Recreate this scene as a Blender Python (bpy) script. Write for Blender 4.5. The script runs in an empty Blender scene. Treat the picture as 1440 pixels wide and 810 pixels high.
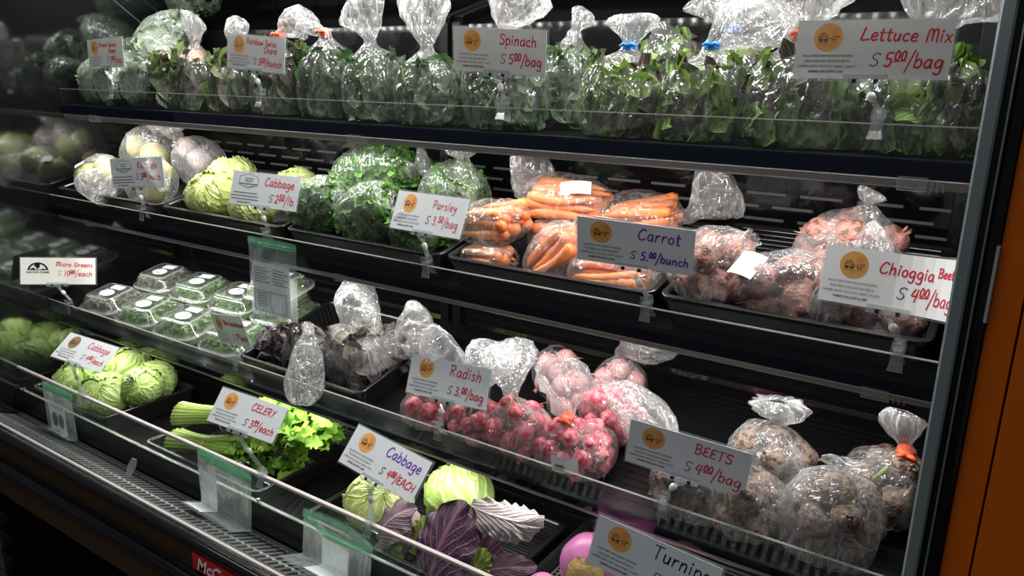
import bpy, math, random
from mathutils import Vector, Matrix, Euler, noise

S = bpy.context.scene
COL = S.collection
ZC = 1.62                                   # height of the lens above the floor
PI = math.pi

# ------------------------------------------------------------------ camera
def setup_camera():
    f = 1080.0                               # focal length for a 1440 wide frame
    a = Vector((-950 - 720, 405 - 80, -f))   # where lines along the case vanish
    uy = 405 - 130.0
    b = Vector(((a.y * uy + f * f) / (-a.x), uy, -f))
    ax = (-a).normalized(); ay = b.normalized(); az = ax.cross(ay)
    R = Matrix((ax, ay, az))
    cam = bpy.data.cameras.new('camera'); cam.sensor_width = 36.0; cam.lens = 36.0 * f / 1440.0
    cam.clip_start = 0.02
    o = bpy.data.objects.new('camera', cam); COL.objects.link(o)
    o.matrix_world = Matrix.Translation((0, 0, ZC)) @ R.to_4x4()
    S.camera = o
setup_camera()

# ------------------------------------------------------------------ light and exposure
S.view_settings.view_transform = 'Standard'
S.view_settings.look = 'None'
S.view_settings.gamma = 1.0
S.view_settings.use_curve_mapping = False
S.view_settings.exposure = 0.0
try:
    S.cycles.transparent_max_bounces = 24
    S.cycles.max_bounces = 8
    S.cycles.sample_clamp_indirect = 6.0
except Exception:
    pass
w = bpy.data.worlds.new('world'); S.world = w; w.use_nodes = True
bg = w.node_tree.nodes['Background']; bg.inputs[0].default_value = (0.9, 0.95, 1.0, 1); bg.inputs[1].default_value = 0.06

def area(name, loc, direction, sx, sy, power, color=(1, 1, 1)):
    l = bpy.data.lights.new(name, 'AREA'); l.shape = 'RECTANGLE'; l.size = sx; l.size_y = sy
    l.energy = power; l.color = color
    o = bpy.data.objects.new(name, l); COL.objects.link(o)
    z = -Vector(direction).normalized(); x = Vector((1, 0, 0)); y = z.cross(x).normalized(); x = y.cross(z)
    m = Matrix((x, y, z)).transposed().to_4x4(); m.translation = Vector(loc)
    o.matrix_world = m
    return o
LED = (1.0, 0.985, 0.95)
area('canopy_light', (-1.26, 1.255, ZC + 0.362), (0, 0.05, -0.99), 2.36, 0.05, 23.0, LED)
area('shelf_light_top', (-1.26, 1.238, ZC - 0.142), (0, 0.38, -0.92), 2.32, 0.014, 6.0, LED)
area('shelf_light_middle', (-1.26, 1.205, ZC - 0.440), (0, 0.30, -0.95), 2.32, 0.014, 7.5, LED)
area('shelf_light_low', (-1.26, 1.155, ZC - 0.776), (0, 0.15, -0.98), 2.32, 0.014, 5.5, LED)
area('store_light', (-0.9, -1.2, 3.3), (0, 0.25, -1), 2.4, 0.3, 19.0, (0.93, 0.97, 1.0))
area('store_light_far', (-3.2, -0.6, 3.3), (0, 0.2, -1), 2.4, 0.3, 13.0, (0.93, 0.97, 1.0))

# ------------------------------------------------------------------ materials
def mat(name):
    m = bpy.data.materials.new(name); m.use_nodes = True
    nt = m.node_tree; nt.nodes.clear()
    out = nt.nodes.new('ShaderNodeOutputMaterial')
    return m, nt, out
def N(nt, kind, **kw):
    n = nt.nodes.new(kind)
    for k, v in kw.items(): setattr(n, k, v)
    return n
def L(nt, a, b): nt.links.new(a, b)
def math_node(nt, op, a, b=None, clamp=False):
    n = N(nt, 'ShaderNodeMath', operation=op, use_clamp=clamp)
    for i, v in enumerate((a, b)):
        if v is None: continue
        if isinstance(v, (int, float)): n.inputs[i].default_value = v
        else: L(nt, v, n.inputs[i])
    return n.outputs[0]
def principled(name, col, rough=0.5, metal=0.0, spec=0.5, bump=None, var=None, sss=0.0, trans=0.0):
    """bump = (scale, strength); var = (scale, second colour, contrast low, high)"""
    m, nt, out = mat(name)
    p = N(nt, 'ShaderNodeBsdfPrincipled')
    p.inputs['Base Color'].default_value = (*col, 1); p.inputs['Roughness'].default_value = rough
    p.inputs['Metallic'].default_value = metal; p.inputs['Specular IOR Level'].default_value = spec
    tc = N(nt, 'ShaderNodeTexCoord')
    if var:
        n = N(nt, 'ShaderNodeTexNoise'); n.inputs['Scale'].default_value = var[0]; n.inputs['Detail'].default_value = 4
        L(nt, tc.outputs['Object'], n.inputs['Vector'])
        r = N(nt, 'ShaderNodeValToRGB'); r.color_ramp.elements[0].position = var[2]; r.color_ramp.elements[1].position = var[3]
        r.color_ramp.elements[0].color = (*col, 1); r.color_ramp.elements[1].color = (*var[1], 1)
        L(nt, n.outputs['Fac'], r.inputs[0]); L(nt, r.outputs[0], p.inputs['Base Color'])
    if bump:
        n = N(nt, 'ShaderNodeTexNoise'); n.inputs['Scale'].default_value = bump[0]; n.inputs['Detail'].default_value = 5
        L(nt, tc.outputs['Object'], n.inputs['Vector'])
        b = N(nt, 'ShaderNodeBump'); b.inputs['Strength'].default_value = bump[1]; b.inputs['Distance'].default_value = 0.004
        L(nt, n.outputs['Fac'], b.inputs['Height']); L(nt, b.outputs[0], p.inputs['Normal'])
    if trans:
        t = N(nt, 'ShaderNodeBsdfTranslucent'); t.inputs[0].default_value = (*[min(1, c * 1.3) for c in col], 1)
        mx = N(nt, 'ShaderNodeMixShader'); mx.inputs[0].default_value = trans
        L(nt, p.outputs[0], mx.inputs[1]); L(nt, t.outputs[0], mx.inputs[2]); L(nt, mx.outputs[0], out.inputs[0])
    else:
        L(nt, p.outputs[0], out.inputs[0])
    return m
def film_mat(name, haze=0.07, crinkle=0.4, tint=(1, 1, 1), scale=20, gloss=1.0):
    """thin crumpled plastic: see-through, milky along its creases, glossy"""
    m, nt, out = mat(name)
    tc = N(nt, 'ShaderNodeTexCoord')
    mp = N(nt, 'ShaderNodeMapping'); mp.inputs['Scale'].default_value = (1.0, 1.0, 0.28); L(nt, tc.outputs['Object'], mp.inputs[0])
    nd = N(nt, 'ShaderNodeTexNoise'); nd.inputs['Scale'].default_value = 9.0; nd.inputs['Detail'].default_value = 3; L(nt, tc.outputs['Object'], nd.inputs['Vector'])
    wv = N(nt, 'ShaderNodeVectorMath', operation='SCALE'); L(nt, nd.outputs['Color'], wv.inputs[0]); wv.inputs['Scale'].default_value = 0.055
    ad = N(nt, 'ShaderNodeVectorMath', operation='ADD'); L(nt, mp.outputs[0], ad.inputs[0]); L(nt, wv.outputs[0], ad.inputs[1])
    def ridge(sc, k):
        n = N(nt, 'ShaderNodeTexNoise'); n.inputs['Scale'].default_value = sc; n.inputs['Detail'].default_value = 1.0; L(nt, ad.outputs[0], n.inputs['Vector'])
        r = math_node(nt, 'ABSOLUTE', math_node(nt, 'SUBTRACT', n.outputs['Fac'], 0.5))
        return math_node(nt, 'SUBTRACT', 1.0, math_node(nt, 'MULTIPLY', r, k, True), True)
    c1 = ridge(scale * 1.8, 13.0); c2 = ridge(scale * 4.0, 9.0)
    patch = N(nt, 'ShaderNodeMapRange'); patch.inputs[1].default_value = 0.40; patch.inputs[2].default_value = 0.66; L(nt, nd.outputs['Fac'], patch.inputs[0])
    crease = math_node(nt, 'MAXIMUM', math_node(nt, 'POWER', c1, 1.6), math_node(nt, 'MULTIPLY', math_node(nt, 'POWER', c2, 2.0), 0.6))
    crease = math_node(nt, 'MULTIPLY', crease, math_node(nt, 'ADD', math_node(nt, 'MULTIPLY', patch.outputs[0], 0.85), 0.15))
    bmp = N(nt, 'ShaderNodeBump'); bmp.inputs['Strength'].default_value = 0.85; bmp.inputs['Distance'].default_value = 0.006
    n2 = N(nt, 'ShaderNodeTexNoise'); n2.inputs['Scale'].default_value = scale * 1.1; n2.inputs['Detail'].default_value = 1.5; L(nt, ad.outputs[0], n2.inputs['Vector'])
    hgt = math_node(nt, 'ADD', math_node(nt, 'MULTIPLY', math_node(nt, 'ADD', c1, math_node(nt, 'MULTIPLY', c2, 0.5)), 0.55), math_node(nt, 'MULTIPLY', n2.outputs['Fac'], 1.5))
    L(nt, hgt, bmp.inputs['Height'])
    fac = math_node(nt, 'ADD', math_node(nt, 'MULTIPLY', crease, crinkle), haze, True)
    d = N(nt, 'ShaderNodeBsdfDiffuse'); d.inputs[0].default_value = (0.86 * tint[0], 0.86 * tint[1], 0.86 * tint[2], 1)
    t = N(nt, 'ShaderNodeBsdfTranslucent'); t.inputs[0].default_value = (0.86 * tint[0], 0.86 * tint[1], 0.86 * tint[2], 1)
    mh = N(nt, 'ShaderNodeMixShader'); mh.inputs[0].default_value = 0.45; L(nt, d.outputs[0], mh.inputs[1]); L(nt, t.outputs[0], mh.inputs[2])
    tr = N(nt, 'ShaderNodeBsdfTransparent'); tr.inputs[0].default_value = (0.97 * tint[0], 0.97 * tint[1], 0.97 * tint[2], 1)
    m1 = N(nt, 'ShaderNodeMixShader'); L(nt, fac, m1.inputs[0]); L(nt, tr.outputs[0], m1.inputs[1]); L(nt, mh.outputs[0], m1.inputs[2])
    lw = N(nt, 'ShaderNodeLayerWeight'); lw.inputs['Blend'].default_value = 0.5
    L(nt, bmp.outputs[0], lw.inputs['Normal'])
    fr = math_node(nt, 'ADD', math_node(nt, 'MULTIPLY', math_node(nt, 'POWER', lw.outputs['Facing'], 3.0), 0.35 * gloss), 0.06 * gloss, True)
    g = N(nt, 'ShaderNodeBsdfGlossy'); g.inputs['Roughness'].default_value = 0.17; g.inputs[0].default_value = (1, 1, 1, 1)
    L(nt, bmp.outputs[0], g.inputs['Normal'])
    m2 = N(nt, 'ShaderNodeMixShader'); L(nt, fr, m2.inputs[0]); L(nt, m1.outputs[0], m2.inputs[1]); L(nt, g.outputs[0], m2.inputs[2])
    L(nt, m2.outputs[0], out.inputs[0])
    return m
def clear_mat(name, tint=(1, 1, 1), haze=0.02, refl=0.05, rough=0.03, graz=0.5, milk=(0.85, 0.88, 0.86)):
    m, nt, out = mat(name)
    tr = N(nt, 'ShaderNodeBsdfTransparent'); tr.inputs[0].default_value = (*tint, 1)
    d = N(nt, 'ShaderNodeBsdfDiffuse'); d.inputs[0].default_value = (*milk, 1)
    m1 = N(nt, 'ShaderNodeMixShader'); m1.inputs[0].default_value = haze; L(nt, tr.outputs[0], m1.inputs[1]); L(nt, d.outputs[0], m1.inputs[2])
    lw = N(nt, 'ShaderNodeLayerWeight'); lw.inputs['Blend'].default_value = 0.5
    fr = math_node(nt, 'ADD', math_node(nt, 'MULTIPLY', math_node(nt, 'POWER', lw.outputs['Facing'], 4.0), graz), refl, True)
    g = N(nt, 'ShaderNodeBsdfGlossy'); g.inputs['Roughness'].default_value = rough
    m2 = N(nt, 'ShaderNodeMixShader'); L(nt, fr, m2.inputs[0]); L(nt, m1.outputs[0], m2.inputs[1]); L(nt, g.outputs[0], m2.inputs[2])
    L(nt, m2.outputs[0], out.inputs[0])
    return m
def island_leaf(name, cols, rough=0.45, trans=0.25, spec=0.4):
    """loose leaves: every leaf of the mesh takes its own colour from the list"""
    m, nt, out = mat(name)
    g = N(nt, 'ShaderNodeNewGeometry')
    r = N(nt, 'ShaderNodeValToRGB'); r.color_ramp.interpolation = 'CONSTANT'
    els = r.color_ramp.elements
    while len(els) < len(cols): els.new(0.5)
    for i, c in enumerate(cols): els[i].position = i / len(cols); els[i].color = (*c, 1)
    L(nt, g.outputs['Random Per Island'], r.inputs[0])
    uv = N(nt, 'ShaderNodeUVMap'); sep = N(nt, 'ShaderNodeSeparateXYZ'); L(nt, uv.outputs[0], sep.inputs[0])
    au = math_node(nt, 'ABSOLUTE', math_node(nt, 'SUBTRACT', sep.outputs[0], 0.5))
    rib = math_node(nt, 'SUBTRACT', 1.0, math_node(nt, 'MULTIPLY', au, 16.0, True), True)
    ph = math_node(nt, 'MULTIPLY', math_node(nt, 'SUBTRACT', sep.outputs[1], math_node(nt, 'MULTIPLY', au, 0.9)), 44.0)
    side = math_node(nt, 'POWER', math_node(nt, 'MULTIPLY', math_node(nt, 'ADD', math_node(nt, 'SINE', ph), 1.0), 0.5), 6.0)
    v = math_node(nt, 'MAXIMUM', rib, math_node(nt, 'MULTIPLY', side, 0.45))
    mx = N(nt, 'ShaderNodeMix', data_type='RGBA', blend_type='MIX')
    L(nt, math_node(nt, 'MULTIPLY', v, 0.38), mx.inputs[0]); L(nt, r.outputs[0], mx.inputs[6])
    mx.inputs[7].default_value = (0.42, 0.52, 0.24, 1)
    p = N(nt, 'ShaderNodeBsdfPrincipled'); p.inputs['Roughness'].default_value = rough; p.inputs['Specular IOR Level'].default_value = spec
    L(nt, mx.outputs[2], p.inputs['Base Color'])
    b = N(nt, 'ShaderNodeBump'); b.inputs['Strength'].default_value = 0.5; b.inputs['Distance'].default_value = 0.003
    L(nt, v, b.inputs['Height']); L(nt, b.outputs[0], p.inputs['Normal'])
    t = N(nt, 'ShaderNodeBsdfTranslucent'); L(nt, mx.outputs[2], t.inputs[0])
    ms = N(nt, 'ShaderNodeMixShader'); ms.inputs[0].default_value = trans
    L(nt, p.outputs[0], ms.inputs[1]); L(nt, t.outputs[0], ms.inputs[2]); L(nt, ms.outputs[0], out.inputs[0])
    return m
def veined(name, col, col2, vein, nv=9, slope=0.55, rough=0.4, trans=0.12, vstr=0.8, width=4.0, bump=0.8):
    """one big leaf: mid rib and side veins drawn along the leaf's own UV"""
    m, nt, out = mat(name)
    tc = N(nt, 'ShaderNodeTexCoord')
    uv = N(nt, 'ShaderNodeUVMap'); sep = N(nt, 'ShaderNodeSeparateXYZ'); L(nt, uv.outputs[0], sep.inputs[0])
    nz = N(nt, 'ShaderNodeTexNoise'); nz.inputs['Scale'].default_value = 5.0; nz.inputs['Detail'].default_value = 4; L(nt, uv.outputs[0], nz.inputs['Vector'])
    au = math_node(nt, 'ABSOLUTE', math_node(nt, 'SUBTRACT', sep.outputs[0], 0.5))
    rib = math_node(nt, 'POWER', math_node(nt, 'SUBTRACT', 1.0, math_node(nt, 'MULTIPLY', au, 14.0, True), True), 1.0)
    bend = math_node(nt, 'MULTIPLY', math_node(nt, 'POWER', au, 0.8), slope * 2)
    ph = math_node(nt, 'ADD', math_node(nt, 'MULTIPLY', math_node(nt, 'SUBTRACT', sep.outputs[1], bend), nv * 6.2832), math_node(nt, 'MULTIPLY', nz.outputs['Fac'], 5.0))
    side = math_node(nt, 'POWER', math_node(nt, 'MULTIPLY', math_node(nt, 'ADD', math_node(nt, 'SINE', ph), 1.0), 0.5), width)
    n3 = N(nt, 'ShaderNodeTexVoronoi', feature='DISTANCE_TO_EDGE'); n3.inputs['Scale'].default_value = 26.0; L(nt, uv.outputs[0], n3.inputs['Vector'])
    net = math_node(nt, 'SUBTRACT', 1.0, math_node(nt, 'MULTIPLY', n3.outputs['Distance'], 9.0, True), True)
    v = math_node(nt, 'MAXIMUM', rib, math_node(nt, 'MAXIMUM', math_node(nt, 'MULTIPLY', side, 0.75), math_node(nt, 'MULTIPLY', net, 0.28)))
    c = N(nt, 'ShaderNodeMix', data_type='RGBA'); L(nt, nz.outputs['Fac'], c.inputs[0]); c.inputs[6].default_value = (*col, 1); c.inputs[7].default_value = (*col2, 1)
    c2 = N(nt, 'ShaderNodeMix', data_type='RGBA'); L(nt, math_node(nt, 'MULTIPLY', v, vstr), c2.inputs[0]); L(nt, c.outputs[2], c2.inputs[6]); c2.inputs[7].default_value = (*vein, 1)
    p = N(nt, 'ShaderNodeBsdfPrincipled'); p.inputs['Roughness'].default_value = rough; p.inputs['Specular IOR Level'].default_value = 0.35
    L(nt, c2.outputs[2], p.inputs['Base Color'])
    b = N(nt, 'ShaderNodeBump'); b.inputs['Strength'].default_value = bump; b.inputs['Distance'].default_value = 0.004
    L(nt, v, b.inputs['Height']); L(nt, b.outputs[0], p.inputs['Normal'])
    t = N(nt, 'ShaderNodeBsdfTranslucent'); L(nt, c2.outputs[2], t.inputs[0]); 
    ms = N(nt, 'ShaderNodeMixShader'); ms.inputs[0].default_value = trans
    L(nt, p.outputs[0], ms.inputs[1]); L(nt, t.outputs[0], ms.inputs[2]); L(nt, ms.outputs[0], out.inputs[0])
    return m
def emit(name, col, power):
    m, nt, out = mat(name); e = N(nt, 'ShaderNodeEmission'); e.inputs[0].default_value = (*col, 1); e.inputs[1].default_value = power
    L(nt, e.outputs[0], out.inputs[0]); return m
def mirror_mat(name, col, rough, refl):
    m, nt, out = mat(name)
    d = N(nt, 'ShaderNodeBsdfDiffuse'); d.inputs[0].default_value = (*col, 1)
    g = N(nt, 'ShaderNodeBsdfGlossy'); g.inputs['Roughness'].default_value = rough; g.inputs[0].default_value = (0.9, 0.95, 0.92, 1)
    ms = N(nt, 'ShaderNodeMixShader'); ms.inputs[0].default_value = refl
    L(nt, d.outputs[0], ms.inputs[1]); L(nt, g.outputs[0], ms.inputs[2]); L(nt, ms.outputs[0], out.inputs[0]); return m

M = {}
M['film'] = film_mat('clear_film', 0.075, 0.45)
M['film_tight'] = film_mat('tight_film', 0.06, 0.45, scale=16)
M['film_white'] = film_mat('hazy_film', 0.15, 0.6, scale=20)
M['film_plume'] = film_mat('loose_film', 0.10, 0.55, scale=22, gloss=1.2)
M['film_leaf'] = film_mat('leaf_film', 0.045, 0.26, scale=17, gloss=1.15)
M['film_green'] = film_mat('greenish_film', 0.20, 0.45, (0.90, 0.98, 0.90), 14)
M['zip_film'] = film_mat('zip_film', 0.14, 0.25, (0.95, 0.98, 0.98), 9, 0.6)
M['zip_green'] = clear_mat('zip_green', (0.62, 0.92, 0.74), 0.22, 0.06, 0.2, milk=(0.25, 0.62, 0.38))
M['acrylic'] = clear_mat('acrylic', (0.965, 0.985, 0.97), 0.006, 0.022, 0.05, 0.35)
M['acrylic_edge'] = clear_mat('acrylic_edge', (0.85, 0.9, 0.8), 0.20, 0.05, 0.15, 0.15)
M['clam_edge'] = clear_mat('clamshell_edge', (0.95, 0.98, 0.96), 0.26, 0.14, 0.12, 0.6)
M['clip'] = clear_mat('clip_plastic', (0.95, 0.97, 0.98), 0.10, 0.12, 0.10, 0.7)
M['clip_white'] = principled('milky_plastic', (0.72, 0.71, 0.68), 0.3)
M['sleeve'] = clear_mat('sleeve_plastic', (0.96, 0.98, 0.99), 0.08, 0.05, 0.08)
M['clam'] = clear_mat('clamshell_plastic', (0.97, 0.99, 0.98), 0.07, 0.12, 0.08, 1.0)
M['card'] = principled('card_paper', (0.66, 0.68, 0.70), 0.28, spec=0.4)
M['cream_card'] = principled('cream_paper', (0.86, 0.84, 0.78), 0.4)
M['paper'] = principled('white_paper', (0.86, 0.86, 0.85), 0.5)
M['red_ink'] = principled('red_ink', (0.60, 0.012, 0.035), 0.4)
M['purple_ink'] = principled('purple_ink', (0.12, 0.02, 0.42), 0.4)
M['black_ink'] = principled('black_ink', (0.012, 0.012, 0.016), 0.4)
M['grey_ink'] = principled('grey_ink', (0.06, 0.06, 0.08), 0.5)
M['orange_disc'] = principled('orange_print', (0.74, 0.36, 0.09), 0.4)
M['bronze_disc'] = principled('bronze_print', (0.26, 0.18, 0.07), 0.4)
M['red_print'] = principled('red_print', (0.62, 0.12, 0.04), 0.4)
M['black_metal'] = principled('black_metal', (0.006, 0.006, 0.007), 0.30, spec=0.4)
M['black_gloss'] = principled('black_gloss', (0.004, 0.004, 0.005), 0.10, spec=0.5)
M['back_gloss'] = principled('back_gloss', (0.006, 0.006, 0.007), 0.07, spec=0.45)
M['fascia'] = principled('navy_fascia', (0.004, 0.006, 0.016), 0.07, spec=0.6)
M['shelf_black'] = principled('shelf_black', (0.006, 0.006, 0.007), 0.28, spec=0.4, var=(60, (0.014, 0.014, 0.015), 0.62, 0.8))
M['tray'] = principled('tray_plastic', (0.010, 0.010, 0.011), 0.27, spec=0.5)
M['grille'] = principled('grille_metal', (0.20, 0.205, 0.21), 0.35, 0.5)
M['dark_void'] = principled('dark_void', (0.004, 0.004, 0.004), 0.8)
M['slot'] = principled('slot_grey', (0.12, 0.14, 0.14), 0.5)  # grey puts the light on the slot edges into the colour
M['aluminium'] = principled('aluminium', (0.42, 0.43, 0.43), 0.32, 0.85)
M['trim'] = principled('trim_silver', (0.30, 0.28, 0.265), 0.35, 0.7)
M['grey_trim'] = principled('grey_trim', (0.21, 0.25, 0.26), 0.42, 0.2, bump=(300, 0.08))
M['white_trim'] = principled('white_trim', (0.36, 0.36, 0.35), 0.4)
M['rail_cap'] = principled('rail_cap', (0.36, 0.31, 0.30), 0.35)
M['bumper'] = principled('bumper_black', (0.006, 0.006, 0.008), 0.12, spec=0.6)
M['floor_tint_panel'] = principled('floor_tint_panel', (0.045, 0.023, 0.011), 0.30, spec=0.4)  # brown reflection of the floor put into the base panels' own colour
M['side_mirror'] = mirror_mat('side_mirror', (0.006, 0.006, 0.007), 0.07, 0.17)
M['top_mirror'] = mirror_mat('top_mirror', (0.006, 0.006, 0.007), 0.07, 0.5)
M['led'] = emit('led', (1.0, 0.96, 0.88), 120.0)
M['lens'] = principled('lens_plastic', (0.75, 0.75, 0.72), 0.3)
M['red_plate'] = principled('red_plate', (0.55, 0.02, 0.02), 0.3)
M['wood'] = principled('orange_wood', (0.62, 0.125, 0.006), 0.42, spec=0.2, var=(3, (0.54, 0.10, 0.005), 0.3, 0.75))
M['floor'] = principled('floor_brown', (0.07, 0.045, 0.03), 0.4, var=(4, (0.04, 0.025, 0.018), 0.4, 0.6))
M['rubber'] = principled('rubber_band', (0.62, 0.50, 0.22), 0.5)
M['tie_red'] = principled('tie_orange', (0.85, 0.10, 0.03), 0.35)
M['tie_blue'] = principled('tie_blue', (0.02, 0.22, 0.72), 0.35)
# produce
M['spinach'] = island_leaf('spinach_leaf', [(0.030, 0.075, 0.028), (0.045, 0.11, 0.035), (0.065, 0.14, 0.045), (0.022, 0.055, 0.024), (0.10, 0.17, 0.07)])
M['lettuce'] = island_leaf('lettuce_leaf', [(0.12, 0.22, 0.035), (0.20, 0.32, 0.05), (0.07, 0.13, 0.035), (0.055, 0.025, 0.035), (0.26, 0.38, 0.10), (0.10, 0.15, 0.05), (0.04, 0.025, 0.03), (0.15, 0.27, 0.04)])
M['sprout_leaf'] = island_leaf('sprout_leaf', [(0.11, 0.15, 0.09), (0.16, 0.21, 0.13), (0.20, 0.25, 0.17), (0.13, 0.18, 0.12)])
M['chard'] = island_leaf('chard_leaf', [(0.05, 0.085, 0.035), (0.075, 0.12, 0.05), (0.045, 0.06, 0.035), (0.13, 0.17, 0.05), (0.07, 0.05, 0.04)])
M['parsley'] = island_leaf('parsley_leaf', [(0.07, 0.22, 0.03), (0.10, 0.30, 0.035), (0.16, 0.38, 0.06), (0.06, 0.16, 0.03)])
M['celery_leaf'] = island_leaf('celery_leaf', [(0.20, 0.42, 0.03), (0.28, 0.52, 0.05), (0.36, 0.60, 0.08), (0.14, 0.32, 0.03)], trans=0.3)
M['micro'] = island_leaf('micro_green', [(0.16, 0.36, 0.08), (0.28, 0.50, 0.14), (0.42, 0.58, 0.26), (0.11, 0.25, 0.07)])
M['micro_red'] = island_leaf('micro_red', [(0.24, 0.30, 0.16), (0.26, 0.10, 0.12), (0.36, 0.40, 0.28), (0.18, 0.23, 0.12)])
M['purple_leaf'] = island_leaf('purple_leaf', [(0.10, 0.05, 0.075), (0.16, 0.10, 0.12), (0.06, 0.03, 0.05), (0.20, 0.17, 0.14), (0.25, 0.22, 0.22)])
M['red_stem'] = principled('pink_stem', (0.55, 0.10, 0.14), 0.4, var=(20, (0.60, 0.25, 0.06), 0.4, 0.6))
M['orange_stem'] = principled('orange_stem', (0.70, 0.30, 0.06), 0.4, var=(14, (0.62, 0.15, 0.10), 0.4, 0.7))
M['carrot'] = principled('carrot', (0.76, 0.20, 0.045), 0.42, bump=(60, 0.25), var=(22, (0.84, 0.32, 0.11), 0.35, 0.7))
M['radish'] = principled('radish', (0.52, 0.05, 0.09), 0.35, var=(1.7, (0.78, 0.36, 0.38), 0.42, 0.70))
M['radish_pale'] = principled('radish_pale', (0.52, 0.20, 0.22), 0.4, var=(1.8, (0.60, 0.36, 0.34), 0.35, 0.65))
M['stem_green'] = principled('stem_green', (0.22, 0.36, 0.09), 0.45)
M['beet'] = principled('beet', (0.24, 0.17, 0.125), 0.55, bump=(6, 0.9), var=(2.3, (0.075, 0.035, 0.035), 0.45, 0.60))
M['chioggia'] = principled('chioggia', (0.36, 0.155, 0.125), 0.5, bump=(6, 0.8), var=(2.3, (0.11, 0.055, 0.035), 0.45, 0.60))
M['kohlrabi'] = principled('kohlrabi', (0.60, 0.62, 0.26), 0.45, bump=(4, 0.4), var=(1.6, (0.60, 0.42, 0.24), 0.45, 0.65))
M['kohl_purple'] = principled('kohl_purple', (0.50, 0.36, 0.42), 0.45, bump=(4, 0.4), var=(1.6, (0.60, 0.50, 0.40), 0.4, 0.65))
M['cabbage'] = veined('cabbage_leaf', (0.31, 0.51, 0.085), (0.45, 0.62, 0.16), (0.66, 0.75, 0.40), 5, 0.7, 0.36, 0.15, 0.75, 3.0)
M['cabbage_yellow'] = veined('cabbage_yellow', (0.55, 0.68, 0.13), (0.68, 0.76, 0.30), (0.80, 0.83, 0.52), 5, 0.7, 0.36, 0.15, 0.7, 3.0)
M['purple_cab'] = veined('purple_cabbage', (0.030, 0.012, 0.030), (0.065, 0.028, 0.058), (0.30, 0.13, 0.22), 6, 0.55, 0.38, 0.06, 0.8, 7.0, 0.9)
M['mauve_cab'] = veined('mauve_cabbage', (0.12, 0.07, 0.10), (0.20, 0.12, 0.16), (0.40, 0.28, 0.30), 9, 0.5, 0.42, 0.10, 0.7, 5.0, 0.9)
M['lavender_cab'] = veined('lavender_cabbage', (0.30, 0.19, 0.31), (0.34, 0.38, 0.22), (0.42, 0.34, 0.40), 8, 0.5, 0.45, 0.2, 0.7, 3.0, 1.0)
M['curly_green'] = veined('curly_green', (0.20, 0.36, 0.04), (0.40, 0.52, 0.10), (0.50, 0.58, 0.22), 8, 0.5, 0.42, 0.2, 0.7, 3.0, 1.0)
M['celery'] = principled('celery_stalk', (0.33, 0.53, 0.07), 0.35, var=(12, (0.50, 0.64, 0.17), 0.35, 0.7), trans=0.1)
M['turnip'] = principled('turnip', (0.52, 0.13, 0.34), 0.3, var=(4, (0.62, 0.22, 0.42), 0.3, 0.7))
M['turnip_tan'] = principled('turnip_tan', (0.70, 0.48, 0.18), 0.4, bump=(60, 1.0), var=(35, (0.32, 0.10, 0.10), 0.52, 0.60))

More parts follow.
